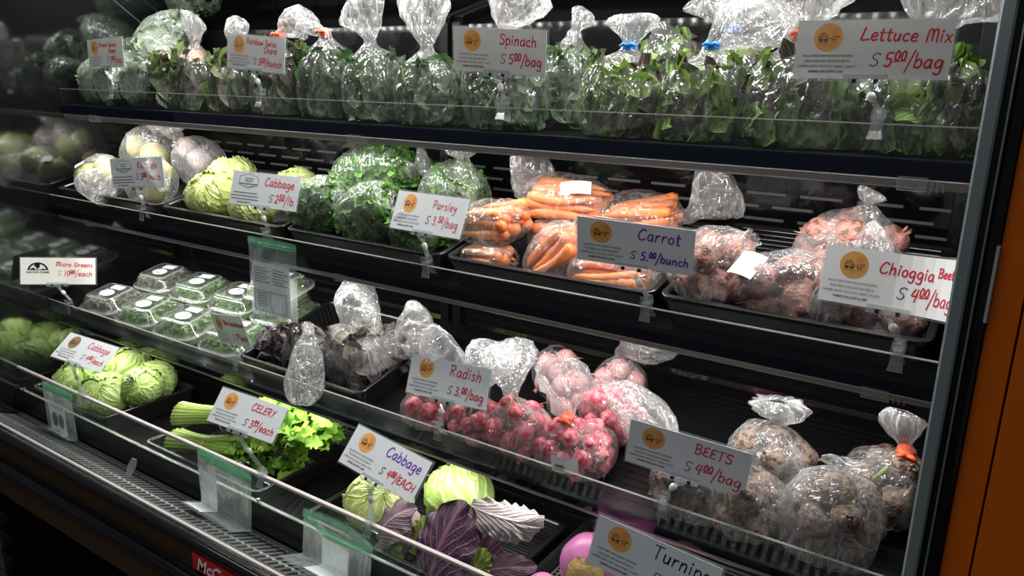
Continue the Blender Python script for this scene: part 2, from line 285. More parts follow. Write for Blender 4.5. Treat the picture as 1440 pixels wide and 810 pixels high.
# ------------------------------------------------------------------ mesh helpers
class MB:
    """collects vertices and faces; build() links them as ONE mesh object"""
    def __init__(s): s.v = []; s.f = []; s.m = []; s.uv = []
    def add(s, vs, fs, mi=0, uv=None, X=None):
        o = len(s.v)
        for p in vs: s.v.append(tuple(X @ Vector(p)) if X is not None else tuple(p))
        s.uv.extend(uv if uv else [(0.5, 0.5)] * len(vs))
        for f in fs: s.f.append(tuple(i + o for i in f)); s.m.append(mi)
        return s
    def box(s, lo, hi, mi=0, X=None, bev=0.0):
        (x0, y0, z0), (x1, y1, z1) = lo, hi
        if bev > 0:
            b = min(bev, (x1 - x0) / 2.1, (y1 - y0) / 2.1, (z1 - z0) / 2.1)
            ring = lambda e, z: [(x0 + e, y0 + e, z), (x1 - e, y0 + e, z), (x1 - e, y1 - e, z), (x0 + e, y1 - e, z)]
            def oct_(z, e):
                return [(x0 + b + e, y0 + e, z), (x1 - b - e, y0 + e, z), (x1 - e, y0 + b + e, z), (x1 - e, y1 - b - e, z),
                        (x1 - b - e, y1 - e, z), (x0 + b + e, y1 - e, z), (x0 + e, y1 - b - e, z), (x0 + e, y0 + b + e, z)]
            vs = []
            for z, e in ((z0, b * 0.6), (z0 + b, 0), (z1 - b, 0), (z1, b * 0.6)): vs += oct_(z, e)
            fs = [tuple(range(7, -1, -1)), tuple(range(24, 32))]
            for k in range(3):
                for i in range(8): fs.append((k * 8 + i, k * 8 + (i + 1) % 8, k * 8 + 8 + (i + 1) % 8, k * 8 + 8 + i))
            return s.add(vs, fs, mi, X=X)
        vs = [(x0, y0, z0), (x1, y0, z0), (x1, y1, z0), (x0, y1, z0), (x0, y0, z1), (x1, y0, z1), (x1, y1, z1), (x0, y1, z1)]
        return s.add(vs, [(3, 2, 1, 0), (4, 5, 6, 7), (0, 1, 5, 4), (1, 2, 6, 5), (2, 3, 7, 6), (3, 0, 4, 7)], mi, X=X)
    def tube(s, pts, rad, n=10, mi=0, X=None, cap=True, flat=1.0):
        pts = [Vector(p) for p in pts]
        if not isinstance(rad, (list, tuple)): rad = [rad] * len(pts)
        vs = []; prev = None
        for i, p in enumerate(pts):
            t = (pts[min(i + 1, len(pts) - 1)] - pts[max(i - 1, 0)]).normalized()
            if prev is None:
                a = Vector((0, 0, 1)) if abs(t.z) < 0.9 else Vector((1, 0, 0))
                u = t.cross(a).normalized()
            else: u = (prev - t * prev.dot(t)).normalized()
            prev = u; q = t.cross(u)
            for k in range(n):
                an = 2 * PI * k / n
                vs.append(p + (u * math.cos(an) + q * math.sin(an) * flat) * rad[i])
        fs = []
        for i in range(len(pts) - 1):
            for k in range(n): fs.append((i * n + k, i * n + (k + 1) % n, (i + 1) * n + (k + 1) % n, (i + 1) * n + k))
        if cap: fs.append(tuple(range(n - 1, -1, -1))); fs.append(tuple(range((len(pts) - 1) * n, len(pts) * n)))
        return s.add(vs, fs, mi, X=X)
    def rings(s, rings, mi=0, X=None, cap0=False, cap1=False, closed=True, uv=None):
        n = len(rings[0]); vs = [p for r in rings for p in r]; fs = []
        for i in range(len(rings) - 1):
            for k in range(n if closed else n - 1): fs.append((i * n + k, i * n + (k + 1) % n, (i + 1) * n + (k + 1) % n, (i + 1) * n + k))
        if cap0: fs.append(tuple(range(n - 1, -1, -1)))
        if cap1: fs.append(tuple(range((len(rings) - 1) * n, len(rings) * n)))
        return s.add(vs, fs, mi, X=X, uv=uv)
    def mesh(s, name, mats, smooth=False):
        me = bpy.data.meshes.new(name); me.from_pydata(s.v, [], s.f)
        for m in (mats if isinstance(mats, (list, tuple)) else [mats]): me.materials.append(m)
        me.polygons.foreach_set('material_index', s.m)
        if smooth: me.polygons.foreach_set('use_smooth', [True] * len(s.f))
        uvl = me.uv_layers.new(name='UVMap')
        idx = [0] * len(me.loops); me.loops.foreach_get('vertex_index', idx)
        flat = []
        for i in idx: flat.extend(s.uv[i])
        uvl.data.foreach_set('uv', flat); me.update()
        return me
    def build(s, name, mats, parent=None, smooth=False, loc=None):
        return link(name, s.mesh(name, mats, smooth), parent, loc)
def link(name, me, parent=None, X=None):
    o = bpy.data.objects.new(name, me); COL.objects.link(o)
    if parent is not None: o.parent = parent
    if X is not None:
        if isinstance(X, Matrix): o.matrix_local = X
        else: o.location = X
    return o
def tag(o, label, cat, group=None, kind=None):
    if label: o['label'] = label
    if cat: o['category'] = cat
    if group: o['group'] = group
    if kind: o['kind'] = kind
    return o
def thing(name, label, cat, X=None, group=None):
    o = bpy.data.objects.new(name, None); o.empty_display_size = 0.02; COL.objects.link(o)
    if X is not None: o.matrix_world = X
    return tag(o, label, cat, group)
def struct(o): o['kind'] = 'structure'; return o

TILT = math.radians(13)
SHELF = {'t': (1.235, -0.095, 0.0), '2': (1.172, -0.400, TILT), '3': (1.130, -0.735, TILT), 'd': (1.0, -1.0, 0.0)}
def SM(sh, X=0, s=0, h=0, rz=0.0):
    Y, z, t = SHELF[sh]
    return Matrix.Translation((0, Y, ZC + z)) @ Matrix.Rotation(t, 4, 'X') @ Matrix.Translation((X, s, h)) @ Matrix.Rotation(rz, 4, 'Z')
def crom(P, t):
    """Catmull-Rom through the rows of P, t in 0..len-1"""
    n = len(P); i = min(int(t), n - 2); u = t - i
    p0, p1, p2, p3 = P[max(i - 1, 0)], P[i], P[i + 1], P[min(i + 2, n - 1)]
    return [0.5 * ((2 * b) + (-a + c) * u + (2 * a - 5 * b + 4 * c - d) * u * u + (-a + 3 * b - 3 * c + d) * u ** 3) for a, b, c, d in zip(p0, p1, p2, p3)]

# ------------------------------------------------------------------ sheets, leaves
def sheet(mb, fn, nu, nv, mi=0, X=None):
    """a grid surface: fn(u, v) -> point, u and v in 0..1"""
    vs = []; uv = []
    for j in range(nv + 1):
        for i in range(nu + 1):
            u, v = i / nu, j / nv
            vs.append(fn(u, v)); uv.append((u, v))
    fs = [(j * (nu + 1) + i, j * (nu + 1) + i + 1, (j + 1) * (nu + 1) + i + 1, (j + 1) * (nu + 1) + i) for j in range(nv) for i in range(nu)]
    mb.add(vs, fs, mi, uv=uv, X=X)
def leaf(mb, c, n, d, ln, wd, rng, bend=0.3, jag=0.0, nu=4, nv=5):
    """a small loose leaf lying along d with normal n"""
    n = n.normalized(); d = (d - n * d.dot(n))
    if d.length < 1e-5: d = n.orthogonal()
    d.normalize(); q = n.cross(d); sd = rng.random() * 50
    def fn(u, v):
        wv = (math.sin(PI * (0.06 + 0.94 * v ** 0.8)) ** 0.7) * wd
        if jag: wv *= 1 + jag * math.sin(v * 22 + sd)
        a = (u - 0.5) * 2
        ripple = 0.14 * wd * math.sin(v * 9 + sd + a * 2)
        return c + d * ((v - 0.5) * ln) + q * (a * wv * 0.5) + n * (-bend * ln * (v - 0.5) ** 2 + 0.22 * wd * (abs(a) - 0.4) + ripple * abs(a))
    sheet(mb, fn, nu, nv)
def frilled_leaf(mb, c, n, d, ln, wd, cup, ruffle, waves, seed, nu=28, nv=26, curl=0.0, thick=0.0, sag=0.0):
    """one large brassica leaf: cup > 0 wraps it round a head on the side away from n"""
    n = n.normalized(); d = (d - n * d.dot(n)).normalized(); q = d.cross(n)
    def fn(u, v):
        a = (u - 0.5) * 2
        wv = wd * 0.5 * (0.25 + 0.75 * math.sin(PI * min(1, 0.12 + 0.80 * v)) ** 0.6) * (1 - 0.30 * max(0, v - 0.75) * 4 * abs(a))
        x = a * wv; y = (v - 0.5) * ln * (1 - 0.10 * a * a * v)
        e = max(abs(a), v ** 1.5, 0) ** 3
        r2 = (x * x + y * y)
        z = -cup * r2 / (0.5 * ln)
        nz = noise.noise(Vector((u * 3 + seed, v * 3, seed)))
        z += ruffle * e * math.sin(waves * (math.atan2(y + 1e-6, x + 1e-6)) + seed + 2 * nz) + 0.25 * ruffle * nz
        z += curl * max(0, v - 0.6) ** 2 * ln * 6
        z += sag * a * a * wd
        vein = abs(math.sin((v - abs(a) * 0.5) * 18 + 2 * nz))
        z += 0.012 * ln * (vein ** 0.5) * (1 - e)
        return c + q * x + d * y + n * z
    sheet(mb, fn, nu, nv)

# ------------------------------------------------------------------ plastic bags
def spine_rings(spine, nrings, nseg, side, seed, lump=0.06, crinkle=0.004, pl_amp=1.0, split=None, nb=26):
    """spine rows: (x, y, z, half width, half depth, squareness, pleat)"""
    rng = random.Random(seed)
    ks = [(rng.choice((5, 6, 7)), rng.random() * 7, 0.45), (rng.choice((9, 10, 11, 13)), rng.random() * 7, 0.35), (rng.choice((17, 19, 23)), rng.random() * 7, 0.30)]
    ts = []
    for i in range(nrings):
        if split is None or i < nb: ts.append((split if split is not None else len(spine) - 1) * i / ((nb if split is not None else nrings) - 1))
        else: ts.append(split + (len(spine) - 1 - split) * (i - nb + 1) / (nrings - nb))
    rows = [crom(spine, t) for t in ts]
    pos = [Vector(r[:3]) for r in rows]
    out = []; so = Vector((seed * 1.37 % 50, seed * 0.61 % 50, 3.1))
    s0 = Vector(side)
    for i, r in enumerate(rows):
        t = pos[min(i + 1, nrings - 1)] - pos[max(i - 1, 0)]
        if t.length < 1e-7: t = Vector((0, 0, 1))
        t.normalize()
        sx = s0 - t * s0.dot(t)
        if sx.length < 1e-4: sx = t.orthogonal()
        sx.normalize(); sy = t.cross(sx)
        rx, ry, sq, pl = max(r[3], 0.0006), max(r[4], 0.0006), max(1.6, r[5]), max(0.0, r[6])
        ring = []
        for k in range(nseg):
            ph = 2 * PI * k / nseg
            c, s_ = math.cos(ph), math.sin(ph)
            rr = (abs(c) ** sq + abs(s_) ** sq) ** (-1 / sq)
            p = sum(a * (abs(math.sin(kk * 0.5 * ph + o + 0.5 * math.sin(i * 0.13 + o))) * 2 - 1) for kk, o, a in ks)
            rr *= 1 + pl * pl_amp * p
            q = pos[i] + sx * (c * rr * rx) + sy * (s_ * rr * ry)
            m = min(rx, ry)
            l1 = noise.noise(q * 9 + so) * lump
            nn = noise.noise(q * 34 + so)
            l2 = (1 - 2 * abs(nn)) * crinkle * min(1.0, m / 0.02) * (1.9 if i > 26 else 1.0)
            f = 1 + l1
            ring.append(pos[i] + (q - pos[i]) * f + (q - pos[i]).normalized() * l2)
        out.append(ring)
    return out
PROFILE = {
    'leaf': [(0.0, 0.0), (0.015, 0.74), (0.10, 0.97), (0.38, 1.02), (0.62, 0.95), (0.80, 0.70), (0.94, 0.30)],
    'pillow': [(0.0, 0.0), (0.02, 0.55), (0.14, 0.92), (0.40, 1.04), (0.65, 0.98), (0.86, 0.70), (0.97, 0.30)],
    'root': [(0.0, 0.0), (0.03, 0.50), (0.18, 0.95), (0.42, 1.05), (0.62, 0.90), (0.80, 0.55), (0.94, 0.22)],
}
def bag(name, label, X, w, d, hb, content, seed, profile='leaf', film='film', plume=None, tie=None, rot=(0, 0, 0), group=None, paper=None, plume_film='film_plume', ymin=None,
        fill=0.92, square=2.6, lump=0.09, crinkle=0.0035, cat='bag of produce', base=0.0, amount=None, nseg=64):
    """X: matrix of the spot it stands on; w, d, hb: width, depth and height of the filled part;
    plume: (dx, dy, dz, length, width) of the loose plastic above the neck; rot turns the filled bag"""
    rng = random.Random(seed)
    Rm = Euler(rot).to_matrix().to_4x4() if any(rot) else Matrix()
    spine = []
    pr = PROFILE[profile]
    for t, f in pr: spine.append([0.008 * math.sin(t * 3 + seed), 0, t * hb, f * w / 2, f * d / 2, square, 0.02 + 0.10 * t ** 4])
    axis = Rm.to_3x3() @ Vector((0, 0, 1))
    body = [list(Rm @ Vector(r[:3])) + r[3:] for r in spine]
    neck = Rm @ Vector((0.008 * math.sin(3 + seed), 0, hb * 1.03))
    nr = 0.0125
    full = body + [list(neck) + [nr, nr * 0.8, 2, 0.25]]
    if plume:
        dv = Vector(plume[:3]).normalized(); ln, pw = plume[3], plume[4]
        bend = Vector((rng.uniform(-.25, .25), rng.uniform(-.25, .25), rng.uniform(-.15, .05))) * ln
        for u, a, b in ((0.12, 0.26, 0.30), (0.35, 0.62, 0.40), (0.65, 0.95, 0.42), (0.86, 0.90, 0.30), (0.97, 0.62, 0.16), (1.0, 0.30, 0.05)):
            p = neck + axis * (0.10 * ln * min(1, u * 3) * (1 - u)) + dv * (u * ln) + bend * u * u
            full.append(list(p) + [a * pw / 2, b * pw / 2, 2.0, 0.30])
    side = Rm.to_3x3() @ Vector((1, 0, 0))
    nb = 26
    nring = nb + (22 if plume else 2)
    rings = spine_rings(full, nring, nseg, side, seed, lump, crinkle, split=len(body) if plume else None, nb=nb)
    low = min(p.z for r in rings[:nb + 2] for p in r)
    bx = [p.x for r in rings[:nb] for p in r]; by = [p.y for r in rings[:nb] for p in r]
    sh = Vector((-(min(bx) + max(bx)) / 2, -(min(by) + max(by)) / 2, base - low))
    if ymin is not None:                                      # the filled part flattens against the fence or tray wall in front
        for r in rings[:nb + 2]:
            for p in r:
                if p.y + sh.y < ymin: p.y = ymin - sh.y + 0.02 * (p.y + sh.y - ymin) * 0
    root = thing(name, label, cat, X, group)
    mb = MB(); cut = (int(nb * (0.76 if profile == 'leaf' else 0.88)) if plume else nring)
    mb.rings([[p + sh for p in r] for r in rings[:cut]])
    if plume: mb.rings([[p + sh for p in r] for r in rings[cut - 1:]], 1)
    mb.build('film', [M[film], M[plume_film]], root, True)
    if tie:
        tb = MB(); u = axis.orthogonal().normalized(); v = axis.cross(u)
        c = neck + sh
        tb.tube([c - axis * .006, c - axis * .004, c, c + axis * .004, c + axis * .006], [nr * .9, nr * 1.08, nr * 1.12, nr * 1.08, nr * .9], 14)
        fr = Vector((0.2, -1, 0.15)).normalized()
        for sgn in (-1, 1):
            tb.tube([c + fr * nr, c + fr * (nr + 0.006) + Vector((sgn * 0.008, 0, 0.002)), c + fr * (nr + 0.007) + Vector((sgn * 0.015, 0, -0.002))], [0.0034, 0.004, 0.0025], 6)
        tb.build('twist_tie', M[tie], root, True)
    # what is inside: points on the inside of the film
    def inner(t, ph, k):
        j = min(t, 0.999) * (nb - 1); i = int(j); u = j - i
        n = nseg; a = (ph / (2 * PI) * n) % n; i2 = int(a) % n
        p = rings[i][i2].lerp(rings[min(i + 1, nb)][i2], u)
        c = Vector(crom(full, (len(body) * (i + u) / (nb - 1)) if plume else (len(full) - 1) * (i + u) / (nring - 1))[:3])
        nrm = p - c
        return c + nrm * k + sh, (nrm.normalized() if nrm.length > 1e-6 else Vector((0, 0, 1))), c + sh
    tmax = 0.86
    content(root, inner, rng, tmax * (0.84 if profile == 'leaf' else 1), dict(w=w, d=d, h=hb, axis=axis, side=side, Rm=Rm, sh=sh, amount=amount, fill=fill, ymin=(ymin if ymin is not None else -9)))
    if paper:
        # adhesive label on the film: (t, angle, width, height, barcode)
        t, ph, pw, phh, code = paper
        p, n, c = inner(t * tmax, ph, 1.06)
        up = Vector((0, 0, 1)); up = (up - n * up.dot(n)); up = up.normalized() if up.length > 0.05 else n.orthogonal().normalized()
        q = up.cross(n); lb = MB()
        def fl(u, v):
            return p + n * 0.004 + q * ((u - .5) * pw) + up * ((v - .5) * phh) + n * (-0.10 * pw * ((u - .5) * 2) ** 2)
        sheet(lb, fl, 5, 3)
        lo = lb.build('paper_label', M['paper'], root, True)
        if code:
            cb = MB(); x = -0.36
            while x < -0.02:
                bw = rng.choice((0.008, 0.014, 0.02))
                z0, z1 = -0.34, 0.02
                cb.add([fl(.5 + x, .5 + z0) + n * .0006, fl(.5 + x + bw, .5 + z0) + n * .0006, fl(.5 + x + bw, .5 + z1) + n * .0006, fl(.5 + x, .5 + z1) + n * .0006], [(0, 1, 2, 3)])
                x += bw + rng.choice((0.012, 0.018))
            cb.build('barcode', M['black_ink'], lo)
    return root

def leaf_fill(mname, ln=0.055, wd=0.035, n=150, jag=0.0, stem=None, upright=0.35, core=0.80):
    def go(root, inner, rng, tmax, g):
        mb = MB()
        k0 = g['fill']
        # dense heart of the bunch, itself a crumple of leaf surface
        R = []
        for i in range(14):
            t = tmax * i / 13
            R.append([inner(t, 2 * PI * k / 24, core * k0 * (0.92 + 0.12 * noise.noise(Vector((i * .7, k * .9, g['w'] * 90)))))[0] for k in range(24)])
        mb.rings(R)
        cnt = g['amount'] or n
        for _ in range(cnt):
            t = tmax * (0.03 + 0.95 * rng.random()); ph = rng.random() * 2 * PI
            p, nr, c = inner(t, ph, k0 * rng.uniform(0.80, 0.95))
            nn = (nr + Vector((rng.uniform(-1, 1), rng.uniform(-1, 1), rng.uniform(-1, 1))) * 0.22).normalized()
            dd = (g['axis'] * rng.choice((1, 1, -1)) * upright + Vector((rng.uniform(-1, 1), rng.uniform(-1, 1), rng.uniform(-1, 1))) * (1 - upright))
            sc = rng.uniform(0.7, 1.25) * max(0.3, min(1.0, (p - c).length / 0.040))
            leaf(mb, p, nn, dd, ln * sc, wd * sc, rng, rng.uniform(0.1, 0.6), jag)
        mb.v = [(x, max(y, g['ymin'] + .003), max(z, .0025)) for x, y, z in mb.v]
        mb.build('leaves', M[mname], root, True)
        if stem:
            sm, ns, t0, t1, rad = stem
            sb = MB()
            for _ in range(ns):
                ph = rng.random() * 2 * PI; kk = rng.uniform(0.2, 0.75)
                a = inner(tmax * t0, ph, kk)[0]; b = inner(tmax * t1, ph + rng.uniform(-.4, .4), kk * 0.85)[0]
                m_ = a.lerp(b, .5) + Vector((rng.uniform(-1, 1), rng.uniform(-1, 1), 0)) * 0.006
                sb.tube([a, m_, b], [rad, rad * 1.15, rad * 1.3], 7, flat=0.7)
            sb.build('stems', M[sm], root, True)
    return go

_root_cache = {}
def root_mesh(kind, v):
    """one root vegetable, unit size about its own centre, tip towards -z"""
    key = (kind, v)
    if key in _root_cache: return _root_cache[key]
    rng = random.Random(hash(kind) % 1000 if False else sum(map(ord, kind)) + v * 7)
    mb = MB()
    if kind == 'carrot':
        ln = 0.165 * rng.uniform(0.9, 1.1); bx, by = rng.uniform(-.008, .008), rng.uniform(-.008, .008)
        pts = []; rad = []
        for i in range(15):
            t = i / 14
            pts.append((bx * math.sin(t * 3), by * math.sin(t * 4), ln * (0.5 - t)))
            r = 0.0120 * (1 - 0.62 * t ** 1.2) * (0.55 if i == 0 else 1) * (1 + 0.05 * math.sin(t * 50 + v))
            if t > 0.9: r *= max(0.15, 1 - (t - 0.9) * 8)
            rad.append(r)
        mb.tube(pts, rad, 12)
    else:
        asp, tail, stub = {'radish': (1.10, 0.6, 0.35), 'radish_pale': (1.1, .8, .4), 'beet': (1.15, .5, .3), 'chioggia': (1.2, .5, .3), 'kohlrabi': (0.85, 0.15, 0.4), 'kohl_purple': (0.85, .15, .4)}[kind]
        R = []
        n = 18
        for i in range(15):
            a = PI * i / 14; z = math.cos(a) * asp; r = math.sin(a)
            if z < -0.45 * asp: r *= 0.86
            R.append([Vector((r * math.cos(2 * PI * k / n), r * math.sin(2 * PI * k / n), z)) * (1 + (0.22 if kind in ('beet', 'chioggia') else 0.09) * noise.noise(Vector((r * math.cos(2 * PI * k / n) * 1.6 + v * 9, r * math.sin(2 * PI * k / n) * 1.6, z * 1.6)))) for k in range(n)])
        mb.rings(R)
        mb.tube([(0, 0, -asp * .93), (0.06, 0.03, -asp - tail * .4), (0.16, -0.05, -asp - tail)], [0.16, 0.06, 0.015], 8)
        for k in range(3): mb.tube([(0.1 * math.cos(k * 2.1), 0.1 * math.sin(k * 2.1), asp * .9), (0.2 * math.cos(k * 2.1), 0.2 * math.sin(k * 2.1), asp + stub)], [0.11, 0.07], 7)
    me = mb.mesh(kind, M[kind if kind in M else 'beet'], True)
    _root_cache[key] = me
    return me
def root_fill(kind, size, n, pname, inner_k=0.9, tops=None):
    """countable roots packed inside the film, each a part of its own"""
    def go(root, inner, rng, tmax, g):
        cnt = g['amount'] or n
        placed = []
        for tries in range(cnt * 60):
            if len(placed) >= cnt: break
            t = tmax * rng.uniform(0.06, 0.92); ph = rng.random() * 2 * PI
            p, nr, c = inner(t, ph, 1.0)
            r = size * rng.uniform(0.85, 1.15)
            dist = (p - c).length
            if dist < r * 0.85: continue
            k = max(0.0, dist - r * 1.02)
            if rng.random() < 0.15: k *= rng.random()
            q = c + nr * k
            q.z = max(q.z, r * 1.25); q.y = max(q.y, g['ymin'] + r * 1.1)
            if any((q - o).length < (r + r2) * 0.80 for o, r2 in placed): continue
            placed.append((q, r))
            E = Euler((rng.random() * 6.3, rng.random() * 6.3, rng.random() * 6.3)).to_matrix().to_4x4()
            link(pname, root_mesh(kind, rng.randrange(4)), root, Matrix.Translation(q) @ E @ Matrix.Scale(r, 4))
        if tops:
            mname, ns, t0, t1, rad = tops
            sb = MB()
            for _ in range(ns):
                ph = rng.random() * 2 * PI; kk = rng.uniform(0.1, 0.7)
                a = inner(tmax * t0, ph, kk)[0]; b = inner(tmax * t1, ph + rng.uniform(-.6, .6), kk)[0]
                sb.tube([a, a.lerp(b, .5) + Vector((rng.uniform(-1, 1), rng.uniform(-1, 1), 0)) * .008, b], [rad, rad, rad * .7], 6)
            sb.build('stems', M[mname], root, True)
    return go
def carrot_fill(n=11):
    def go(root, inner, rng, tmax, g):
        cnt = g['amount'] or n
        slots = []
        a, b = g['w'] / 2 - 0.012, g['d'] / 2 - 0.010
        st = 0.0195
        j = -4
        while j <= 4:
            for i in range(-5, 6):
                x = (i + 0.5 * (j % 2)) * st; y = j * st * 0.86
                if (x / a) ** 2 + (y / b) ** 2 <= 1.0: slots.append((x, y))
            j += 1
        rng.shuffle(slots); slots.sort(key=lambda q: -(q[0] / a) ** 2 - (q[1] / b) ** 2)
        ax = Matrix.Translation(g['sh']) @ g['Rm']
        f = g['h'] / 0.19
        for x, y in slots[:cnt]:
            flip = 0 if rng.random() < 0.8 else PI
            m = ax @ Matrix.Translation((x, y, g['h'] * 0.46 + rng.uniform(-.008, .008))) @ Euler((flip + rng.uniform(-.06, .06), rng.uniform(-.06, .06), rng.random() * 6)).to_matrix().to_4x4() @ Matrix.Diagonal((1.05, 1.05, f, 1))
            link('carrot', root_mesh('carrot', rng.randrange(4)), root, m)
    return go

# ------------------------------------------------------------------ lettering
# hand lettering: every letter is a few pen strokes on a grid (cap height 10, x height 6)
G = {
 'A': (7, ['0,0 3.3,10 6.4,0', '1.2,3.6 5.2,3.6']), 'B': (6.5, ['0.8,0 0.8,10', '-0.6,9.8 3.5,10 5,8.2 3.6,5.6 0.9,5.2', '0.9,5.2 4.6,4.6 5.6,2.3 3.8,0.2 0.4,0']),
 'C': (7, ['6.2,8.4 5,9.9 2.6,9 0.7,5.4 0.8,1.8 2.6,0.1 5.4,0.6 6.4,1.8']), 'E': (5.4, ['4.8,9 1.6,9.2 0.6,6.6 1.6,5 4.2,5.2', '1.6,5 0.3,3 0.8,0.6 4.8,0.4']),
 'G': (7, ['6,8.6 4,9.9 1.4,8 0.6,4 1.8,0.6 4.6,0.3 6,2.6 6,4.6 3.8,4.6']), 'H': (7, ['0.6,10 0.6,0', '5.8,10 5.8,0', '0.6,5 5.8,5.2']),
 'K': (6.5, ['0.6,10 0.6,0', '5.6,9.6 0.8,4.6 5.8,0']), 'L': (6, ['1.8,10 0.6,4 0.2,0.3 3,0.4 5.8,0.9']),
 'M': (8.5, ['0.4,0 1,8.4 3.2,9.4 4,6 4.1,1', '4.1,6 5.2,9.4 7,8.8 7.6,0']), 'P': (6, ['0.8,0 0.8,10', '-0.4,9.4 3.8,9.9 5.2,7.6 3.8,5.2 0.8,4.8']),
 'R': (6.6, ['0.8,0 0.8,10', '-0.4,9.4 3.6,9.8 5,7.6 3.6,5.4 0.9,5', '1.8,5 5.8,0']), 'S': (6, ['5.4,8.4 3.8,9.8 1.2,9 0.9,6.8 3,5.4 5.2,3.8 4.8,1.2 2.6,0.1 0.4,1.4']),
 'T': (6.4, ['-0.2,9.4 6.2,9.8', '3,9.6 2.8,0']), 'Y': (6, ['0.4,9.6 2.8,5.4', '5.6,9.8 2.6,4.6 1.4,0']),
 'a': (5.6, ['4.4,5.6 2.4,6 0.6,4 0.7,1.2 2.4,0.2 4.2,2.4 4.5,5.6 4.5,1.2 5.3,0.2']), 'b': (5.4, ['0.7,10 0.6,0.4', '0.6,3.6 2.6,6 4.6,4.4 4.4,1.2 2.4,0.1 0.7,1']),
 'c': (4.8, ['4.2,5 2.8,6 0.8,4.4 0.7,1.4 2.6,0.1 4.4,1']), 'd': (5.6, ['4.5,3.6 2.6,6 0.7,4.2 0.7,1.2 2.4,0.1 4.4,2', '4.6,10 4.6,0.2']),
 'e': (5, ['0.7,3.1 4.2,3.5 3.8,5.6 2.2,6 0.7,4 0.8,1.2 2.6,0.1 4.6,1']), 'g': (5.6, ['4.4,5.4 2.4,6 0.6,4.2 0.8,1.4 2.6,0.6 4.4,2.6 4.6,5.6 4.5,-2.4 2.6,-4 0.6,-3']),
 'h': (5.6, ['0.7,10 0.6,0', '0.6,3.4 2.6,6 4.2,5 4.4,0']), 'i': (2.4, ['0.9,6 1,0.4', '1,8.2 1.1,8.5']), 'l': (2.4, ['1,10 0.9,0.2']),
 'm': (8, ['0.7,6 0.6,0', '0.6,3.6 2.2,6 3.6,5 3.8,0', '3.8,3.8 5.4,6 6.8,5 7,0']), 'n': (5.6, ['0.7,6 0.6,0', '0.6,3.4 2.6,6 4.2,5 4.4,0']),
 'o': (5.2, ['2.6,6 0.7,4.4 0.8,1.4 2.5,0.1 4.3,1.6 4.3,4.6 2.6,6']), 'p': (5.4, ['0.7,6 0.5,-4', '0.6,3.8 2.6,6 4.6,4.4 4.4,1.4 2.4,0.2 0.7,1']),
 'r': (4.4, ['0.7,6 0.6,0', '0.6,3.2 2.2,5.8 4,5.4']), 's': (4.4, ['3.6,5.2 2,6 0.7,4.6 2.2,3.2 3.6,2 3,0.4 0.5,0.6']), 't': (4.2, ['1.8,9.4 1.7,1.2 2.6,0.1 3.8,0.6', '0.1,6.2 3.8,6.5']),
 'u': (5.6, ['0.7,6 0.7,1.6 2.2,0.1 4,1.8 4.4,6 4.5,0.2']), 'v': (5, ['0.5,6 2.4,0.2 4.5,6']), 'w': (7.4, ['0.5,6 1.6,0.2 3.5,4.6 5,0.2 6.7,6']), 'x': (5, ['0.5,6 4.3,0.2', '4.3,6 0.4,0.2']),
 'y': (5.2, ['0.6,6 1.4,2.6 3,2.2 4.4,6', '4.4,6 3.4,-1.6 1.6,-4 0.4,-3.2']),
 '0': (5, ['2.4,10 0.7,7.4 0.7,2.4 2.4,0.1 4.2,2.6 4.2,7.6 2.4,10']), '1': (3, ['1.2,10 1.1,0']), '2': (5.4, ['0.7,8 2.4,10 4.2,8.4 3.6,5 0.6,0.6 2.4,0.9 5,0.3']),
 '3': (5.2, ['0.7,9.2 3.2,9.8 4.2,7.6 2,5.4', '2,5.4 4.4,4 4.2,1.2 2.2,0 0.4,1.2']), '4': (5.8, ['2.4,9.6 0.6,4.4 4.9,5', '4.6,9.6 3.6,0']),
 '5': (5.4, ['4.8,9.8 1.4,9.6 0.9,5.8 3.6,5.6 4.4,3 3,0.4 0.4,0.8']), '9': (5, ['4.2,9 2.2,10 0.8,7.4 2.4,5.6 4.2,8.4 3.8,0']),
 '.': (2, ['0.8,0.2 1,0.5']), '/': (3.6, ['3.6,12 0,-3.5']), "'": (2, ['1,10 1,8']), ' ': (4, []), '$': (6, ['5,8.2 3.2,9.4 1,8 1.4,5.8 4.4,4.2 4.8,1.8 2.6,0.4 0.4,1.8', '2.9,11.6 2.7,-2']),
 '°': (3.4, ['1.6,10 0.6,8.6 0.8,7 2,6.6 2.8,8 2.6,9.4 1.6,10']), '_': (0, []),
}
def strokes_of(text, x0, y0, hgt, slant=0.0, tilt=0.0):
    """pen strokes in card units for a word; ^ raises, | lowers the following letters"""
    k = hgt / 10.0; x = 0; out = []; up = 0; sc = 1.0
    for ch in text:
        if ch == '^': up = 4.6; sc = 0.68; continue
        if ch == '|': up = 0; sc = 1.0; continue
        wd, sts = G[ch]
        for st in sts:
            pts = []
            for q in st.split():
                a, b = map(float, q.split(','))
                px = (x + a * sc + b * sc * slant) * k; py = (up + b * sc) * k
                pts.append((x0 + px * math.cos(tilt) - py * math.sin(tilt), y0 + px * math.sin(tilt) + py * math.cos(tilt)))
            out.append(pts)
        x += (wd + 1.1) * sc
    return out, x * k
def text_width(text): return strokes_of(text, 0, 0, 10.0)[1] / 10.0
